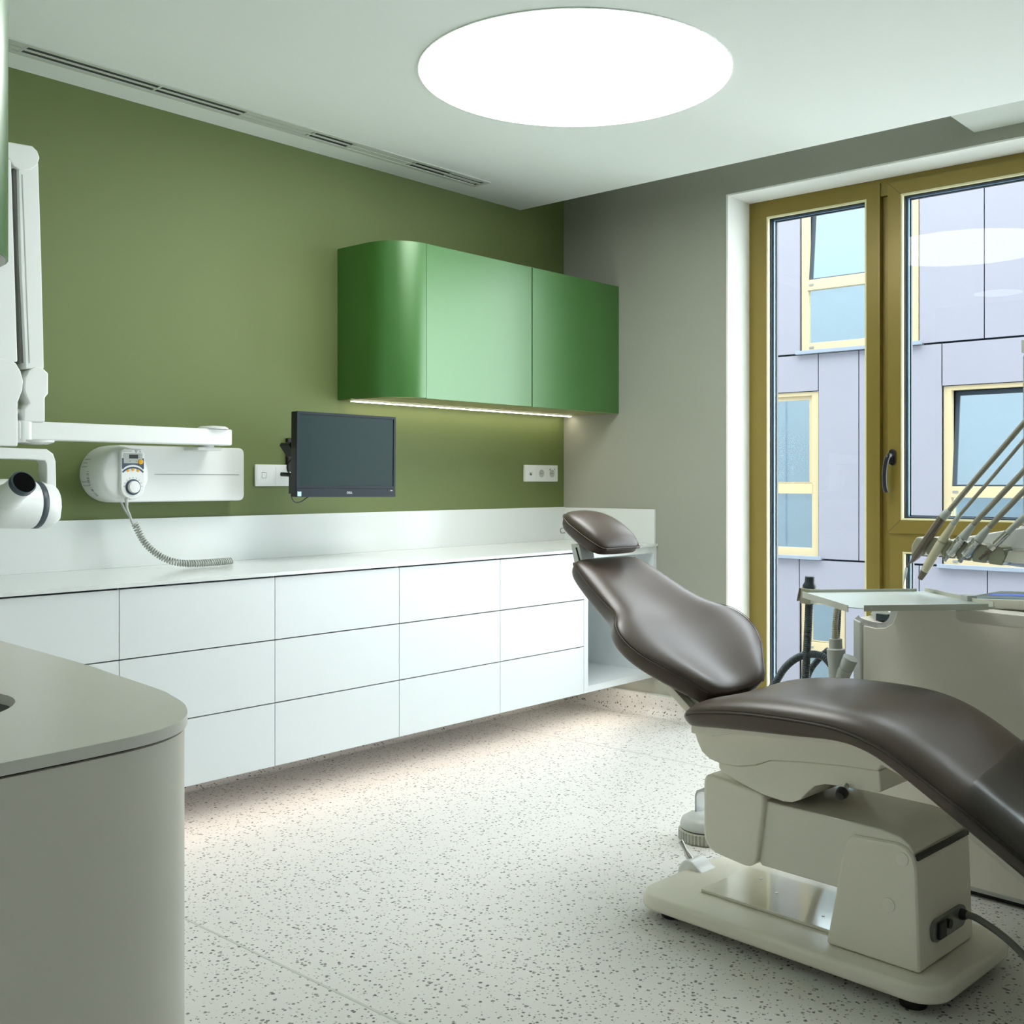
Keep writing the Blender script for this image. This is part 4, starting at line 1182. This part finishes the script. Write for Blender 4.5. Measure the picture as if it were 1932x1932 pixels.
part(un, 'spittoon_recess', cprism([(-0.130, 0.7525), (-0.075, 0.755), (-0.063, 0.774), (-0.130, 0.774)], UT + 0.03, 0.82), 'dark_pl', smooth=False)
part(un, 'spittoon_ledge', cprism([(-0.150, 0.768), (-0.090, 0.768), (-0.084, 0.780), (-0.100, 0.790), (-0.140, 0.790)], UT + 0.03, 0.80), 'white_pl', 0.004)
prof = [(0.055, 0.0), (0.085, 0.012), (0.105, 0.030), (0.110, 0.045), (0.107, 0.045), (0.10, 0.030), (0.08, 0.016), (0.05, 0.005)]
part(un, 'spittoon_bowl', lathe(prof, W(-0.115, 0.70, 0.776), n=40), 'clear', label='clear glass spittoon bowl')

# ---------------------------------------------------------------- instrument tray on its arm
tr = thing('instrument_tray', 'flat pale metal tray with raised rails above the seat', 'tray', W(0.05, 0.36, 0.85))
TC = (0.045, 0.365)
ta = math.radians(50.5)


def TY(a, b, z):
    return W(TC[0] + a * math.cos(ta) - b * math.sin(ta), TC[1] + a * math.sin(ta) + b * math.cos(ta), 0.848 + z)


LA, LB = 0.195, 0.205
part(tr, 'sheet', xf(prism([(-LA + 0.03, -LB), (LA, -LB), (LA, LB), (-LA + 0.03, LB), (-LA, LB - 0.03), (-LA, -LB + 0.03)], -0.001, 0.001), TY), 'tray', smooth=False)
part(tr, 'side_rail', xf(box(-LA + 0.03, LA - 0.02, -LB - 0.002, -LB, -0.007, 0.009), TY), 'rail', smooth=False)
part(tr, 'side_rail', xf(box(-LA + 0.03, LA - 0.03, LB, LB + 0.002, -0.007, 0.009), TY), 'rail', smooth=False)
part(tr, 'end_rail', xf(box(LA, LA + 0.002, -LB + 0.01, LB + 0.01, -0.003, 0.011), TY), 'rail', smooth=False)
part(tr, 'end_rail', xf(box(-LA - 0.002, -LA, -LB + 0.03, LB - 0.02, -0.012, 0.006), TY), 'rail', smooth=False)
for a, b in ((-LA + 0.05, -LB - 0.0025), (LA - 0.04, -LB - 0.0025), (LA - 0.05, LB - 0.0005)):
    part(tr, 'rivet', xf(lathe([(0.0022, 0), (0.0005, 0.001)], (0, 0, 0), (0, -1, 0), 8), lambda x, y, z, a=a, b=b: TY(a + x, b + y, z + 0.002)), 'white_print')
part(tr, 'clip', xf(box(LA - 0.012, LA + 0.016, -0.075, -0.035, -0.002, 0.016), TY), 'light_grey', 0.002)
part(tr, 'support_arm', cprism([(0.185, 0.800), (0.20, 0.788), (0.95, 0.790), (0.95, 0.815), (0.27, 0.826), (0.185, 0.822)], 0.455, 0.525), 'cream_mat', 0.005, seg=3)
part(tr, 'arm_pin', lathe([(0.014, 0), (0.014, 0.026)], W(0.20, 0.49, 0.8215), n=20), 'cream_mat')

# ---------------------------------------------------------------- touch console
co = thing('touch_console', 'control console with glowing glass touch surface beside the tray', 'console', W(0.40, 0.62, 0.84))
part(co, 'body', cprism([(0.168, 0.835), (0.175, 0.820), (0.70, 0.838), (0.70, 0.872), (0.170, 0.846)], 0.56, 0.80), 'cream_mat', 0.005)
tg = lambda s: 0.8462 + (s - 0.17) * (0.026 / 0.53)
part(co, 'glass_top', cprism([(0.172, tg(0.172) + 0.0006), (0.70, tg(0.70) + 0.0006), (0.70, tg(0.70) + 0.004), (0.172, tg(0.172) + 0.004)], 0.565, 0.795), 'display', 0.001)
part(co, 'display_bar', cprism([(0.20, tg(0.20) + 0.0042), (0.44, tg(0.44) + 0.0042), (0.44, tg(0.44) + 0.0048), (0.20, tg(0.20) + 0.0048)], 0.64, 0.69), 'display_blue', smooth=False)
part(co, 'stand', cprism([(0.38, 0.8125), (0.50, 0.8125), (0.50, 0.835), (0.38, 0.835)], 0.60, 0.76), 'cream_mat', 0.004)

# ---------------------------------------------------------------- instrument head with rests
ih = thing('instrument_holder', 'instrument holder with khaki rests carrying the handpieces', 'instrument holder', W(0.3, 0.70, 0.95))
part(ih, 'head_body', xf(prism([(0.06, 0.955), (0.29, 0.935), (0.75, 0.92), (0.75, 1.062), (0.36, 1.062), (0.22, 1.035), (0.09, 1.010), (0.04, 0.985)], 0.66, 0.86, 'y'), W), 'white_pl', 0.006, seg=3)
part(ih, 'front_fascia', cprism([(0.262, 0.952), (0.75, 0.935), (0.75, 0.985), (0.275, 0.985)], 0.60, 0.665), 'cream_mat', 0.004)
part(ih, 'glass_edge', cprism([(0.262, 0.984), (0.75, 0.988), (0.75, 0.994), (0.262, 0.990)], 0.598, 0.67), 'clear', smooth=False)
part(ih, 'lower_leg', cprism([(0.320, 0.880), (0.60, 0.880), (0.60, 0.945), (0.31, 0.945)], 0.68, 0.80), 'cream_mat', 0.006)
for k, (s, z) in enumerate(((0.010, 0.978), (0.057, 0.980), (0.104, 0.974), (0.150, 0.970), (0.196, 0.966), (0.243, 0.962))):
    part(ih, 'rest', xf(prism([(-0.022, -0.016), (0.012, -0.018), (0.022, 0.002), (0.014, 0.020), (-0.008, 0.024), (-0.022, 0.004)], 0.600, 0.675, 'y'), lambda a, t, b, s=s, z=z: W(s + a * 1.15, t, z + 0.004 + b * 1.35)), 'khaki', 0.006, seg=3)
part(ih, 'hose_elbow', lathe([(0.030, 0), (0.028, 0.010), (0.016, 0.022), (0.0005, 0.026)], W(0.287, 0.70, 1.030), n=24), 'light_grey')
gp = catmull([W(0.287, 0.70, 1.05), W(0.300, 0.70, 1.11), W(0.318, 0.70, 1.17), W(0.345, 0.70, 1.24), W(0.39, 0.70, 1.29)], 10)
part(ih, 'gooseneck', ribbed([W(0.287, 0.70, 1.05), W(0.300, 0.70, 1.11), W(0.318, 0.70, 1.17), W(0.345, 0.70, 1.24), W(0.39, 0.70, 1.29)], 0.014, 0.008, 12), 'taupe_pl')


def seg_lathe(t, name, p0, p1, prof, m, n=20):
    """turned piece between two points of the instrument plane; prof = (radius, fraction)"""
    a, b = Vector(p0), Vector(p1)
    L = (b - a).length
    part(t, name, lathe([(r, k * L) for r, k in prof], a, b - a, n), m)


IT = 0.592


def I(s, z, dt=0.0):
    return W(s, IT + dt, z)


# air/water syringe
t1 = thing('air_water_syringe', 'brown metal syringe with white nozzle, leftmost of the handpieces', 'handpiece', I(0.02, 0.90))
seg_lathe(t1, 'nozzle', I(-0.036, 0.868), I(-0.026, 0.922), [(0.0012, 0), (0.0026, 0.35), (0.0042, 0.40), (0.0042, 0.95), (0.003, 1)], 'white_pl')
part(t1, 'tip', tube(catmull([I(-0.027, 0.918), I(-0.022, 0.928), I(-0.012, 0.938), I(-0.006, 0.945)], 5), [0.0028] * 10 + [0.0035] * 6, 12), 'taupe_pl')
seg_lathe(t1, 'handle', I(-0.010, 0.938), I(0.090, 1.080), [(0.004, 0), (0.010, 0.10), (0.0125, 0.16), (0.0125, 0.20), (0.0125, 0.97), (0.010, 1)], 'taupe_pl', 8)
seg_lathe(t1, 'sleeve', I(0.086, 1.074), I(0.108, 1.096), [(0.0128, 0), (0.0125, 0.6), (0.009, 1)], 'light_grey')
part(t1, 'hose', tube([I(0.106, 1.094), I(0.2, 1.204), I(0.319, 1.340), I(0.40, 1.432)], 0.0078, 14), 'hose_grey')
# ultrasonic scaler
t2 = thing('scaler_handpiece', 'ivory scaler handpiece with brown tip, second from the left', 'handpiece', I(0.06, 0.92))
seg_lathe(t2, 'tip', I(0.017, 0.890), I(0.031, 0.914), [(0.0075, 0), (0.008, 0.05), (0.0115, 1.0)], 'taupe_pl')
seg_lathe(t2, 'handle', I(0.031, 0.914), I(0.084, 1.003), [(0.0115, 0), (0.0135, 0.35), (0.0135, 0.9), (0.013, 1.0)], 'ivory')
seg_lathe(t2, 'grip', I(0.084, 1.003), I(0.118, 1.055), [(0.0128, 0), (0.0128, 0.1), (0.0095, 1.0)], 'ivory')
seg_lathe(t2, 'ring', I(0.0835, 1.002), I(0.0855, 1.0055), [(0.0138, 0), (0.0138, 1.0)], 'khaki')
seg_lathe(t2, 'sleeve', I(0.118, 1.055), I(0.140, 1.084), [(0.0085, 0), (0.006, 1.0)], 'light_grey')
part(t2, 'hose', tube([I(0.138, 1.082), I(0.23, 1.188), I(0.319, 1.292), I(0.40, 1.386)], 0.0052, 12), 'hose_grey')
# two micromotors
for nm, lb, p in (('micromotor', 'chrome micromotor, third handpiece from the left', ((0.092, 0.949), (0.107, 0.968), (0.148, 1.018), (0.178, 1.056), (0.319, 1.207), (0.40, 1.294))),
                  ('micromotor', 'chrome micromotor, fourth handpiece from the left', ((0.138, 0.947), (0.153, 0.967), (0.192, 1.012), (0.224, 1.050), (0.319, 1.151), (0.40, 1.237)))):
    q = thing(nm, lb, 'handpiece', I(*p[1]), 'chrome micromotors')
    seg_lathe(q, 'coupling', I(*p[0]), I(*p[1]), [(0.0065, 0), (0.0065, 0.3), (0.0055, 0.32), (0.0055, 0.42), (0.0068, 0.44), (0.0068, 0.6), (0.0055, 0.62), (0.0055, 0.75), (0.0068, 0.8), (0.0068, 1)], 'steel_soft')
    seg_lathe(q, 'motor_body', I(*p[1]), I(*p[2]), [(0.0125, 0), (0.0148, 0.06), (0.0148, 0.74), (0.0142, 0.75), (0.0142, 0.77), (0.0150, 0.79), (0.0150, 0.95), (0.0125, 1)], 'steel')
    seg_lathe(q, 'sleeve', I(*p[2]), I(*p[3]), [(0.0135, 0), (0.011, 0.5), (0.0085, 1)], 'light_grey')
    part(q, 'hose', tube([I(*p[3]), I(*p[4]), I(*p[5])], 0.0078, 14), 'hose_grey')
# turbine coupling
t5 = thing('turbine_coupling', 'slim steel turbine coupling, rightmost of the handpieces', 'handpiece', I(0.22, 0.98))
seg_lathe(t5, 'coupling', I(0.196, 0.957), I(0.231, 0.991), [(0.004, 0), (0.004, 0.15), (0.003, 0.17), (0.003, 0.25), (0.0048, 0.28), (0.0048, 0.4), (0.0038, 0.42), (0.0038, 0.5), (0.006, 0.53), (0.006, 0.64), (0.005, 0.66), (0.005, 0.74), (0.008, 0.78), (0.008, 1)], 'taupe_pl')
seg_lathe(t5, 'nut', I(0.229, 0.989), I(0.240, 1.000), [(0.0115, 0), (0.0118, 0.2), (0.0118, 1)], 'steel', 8)
seg_lathe(t5, 'sleeve', I(0.239, 0.999), I(0.276, 1.036), [(0.0095, 0), (0.0095, 1)], 'steel')
part(t5, 'hose', tube([I(0.275, 1.035), I(0.319, 1.079), I(0.40, 1.16)], 0.0085, 14), 'light_grey')

# lamp post at the right edge
lp = thing('lamp_post', 'grey-white vertical post at the right edge of the picture', 'post', W(0.30, 0.73, 1.05))
part(lp, 'tube', cprism([(0.274, 1.064), (0.35, 1.064), (0.35, 1.548), (0.274, 1.548)], 0.70, 0.76), 'light_grey', 0.01)
part(lp, 'cap', cprism([(0.271, 1.550), (0.353, 1.550), (0.353, 1.590), (0.271, 1.590)], 0.697, 0.763), 'white_pl', 0.006)

# ---------------------------------------------------------------- suction hoses and their holder
hl = thing('suction_holder', 'cream clamp and spray socket holding the suction hoses', 'hose holder', W(-0.25, 0.5, 0.6))
ST = 0.50


def S(s, z, dt=0.0):
    return W(s, ST + dt, z)


part(hl, 'clamp', cprism([(-0.322, 0.800), (-0.286, 0.798), (-0.280, 0.845), (-0.318, 0.848)], ST - 0.024, ST + 0.024), 'khaki', 0.003)
part(hl, 'clamp_lever', cprism([(-0.336, 0.806), (-0.330, 0.806), (-0.322, 0.846), (-0.327, 0.848)], ST - 0.02, ST + 0.01), 'taupe_pl', 0.001)
part(hl, 'holder_bar', tube([S(-0.30, 0.822, 0.02), S(-0.25, 0.815, 0.10), S(-0.16, 0.79, 0.20)], 0.010, 10), 'light_grey')
sh = thing('suction_hose', 'thick dark ribbed suction hose standing upright in the clamp', 'hose', S(-0.31, 0.55))
part(sh, 'hose', ribbed([S(-0.303, 0.80), S(-0.308, 0.70), S(-0.313, 0.62), S(-0.316, 0.54), S(-0.316, 0.40), S(-0.29, 0.24, 0.05), S(-0.24, 0.10, 0.10)], 0.0135, 0.0065, 14), 'hose_dark')
seg_lathe(sh, 'mouthpiece', S(-0.303, 0.838), S(-0.300, 0.884), [(0.0165, 0), (0.021, 0.12), (0.0215, 0.35), (0.0175, 0.52), (0.0155, 0.62), (0.0155, 0.95), (0.0135, 1.0)], 'dark_pl')
sh2 = thing('spray_hose', 'grey spray handle with light socket under the tray', 'hose', S(-0.21, 0.55))
seg_lathe(sh2, 'socket', S(-0.206, 0.520), S(-0.211, 0.698), [(0.021, 0), (0.024, 0.55), (0.027, 0.70), (0.027, 0.82), (0.020, 0.84), (0.020, 1.0)], 'light_grey')
part(sh2, 'neck', ribbed([S(-0.213, 0.72), S(-0.212, 0.745), S(-0.209, 0.775), S(-0.204, 0.80)], 0.0095, 0.006, 12), 'khaki')
seg_lathe(sh2, 'ferrule', S(-0.212, 0.697), S(-0.2125, 0.722), [(0.0105, 0), (0.0095, 1)], 'khaki')
ha = thing('ribbed_hose', 'dark ribbed hose arching down behind the seat', 'hose', S(-0.32, 0.5))
part(ha, 'hose', ribbed([S(-0.48, 0.42), S(-0.45, 0.50), S(-0.42, 0.545), S(-0.390, 0.588), S(-0.350, 0.622), S(-0.305, 0.640), S(-0.263, 0.641), S(-0.238, 0.628), S(-0.221, 0.606), S(-0.214, 0.588)], 0.0125, 0.0065, 14), 'hose_dark')
part(ha, 'collar', tube([S(-0.214, 0.592), S(-0.212, 0.565)], 0.0150, 16), 'taupe_pl')
hb_ = thing('ribbed_hose', 'dark ribbed hose running down behind the spray socket', 'hose', S(-0.19, 0.6, 0.06))
part(hb_, 'hose', ribbed([S(-0.235, 0.80, 0.06), S(-0.238, 0.74, 0.06), S(-0.242, 0.66, 0.06), S(-0.226, 0.62, 0.06), S(-0.235, 0.57, 0.06), S(-0.30, 0.50, 0.06)], 0.0105, 0.0065, 12), 'hose_dark')
hc_ = thing('ribbed_hose', 'dark ribbed hose slanting to the floor behind the arching hose', 'hose', S(-0.28, 0.5, 0.04))
part(hc_, 'hose', ribbed([S(-0.258, 0.655, 0.04), S(-0.285, 0.630, 0.04), S(-0.318, 0.590, 0.04), S(-0.335, 0.545, 0.04), S(-0.345, 0.44, 0.04)], 0.0105, 0.0065, 12), 'hose_dark')
he = thing('suction_elbow', 'grey plastic elbow connector beside the unit', 'connector', S(-0.17, 0.6))
seg_lathe(he, 'elbow', S(-0.195, 0.575), S(-0.160, 0.645), [(0.020, 0), (0.023, 0.1), (0.023, 0.5), (0.021, 0.52), (0.023, 0.54), (0.023, 1.0)], 'light_grey')
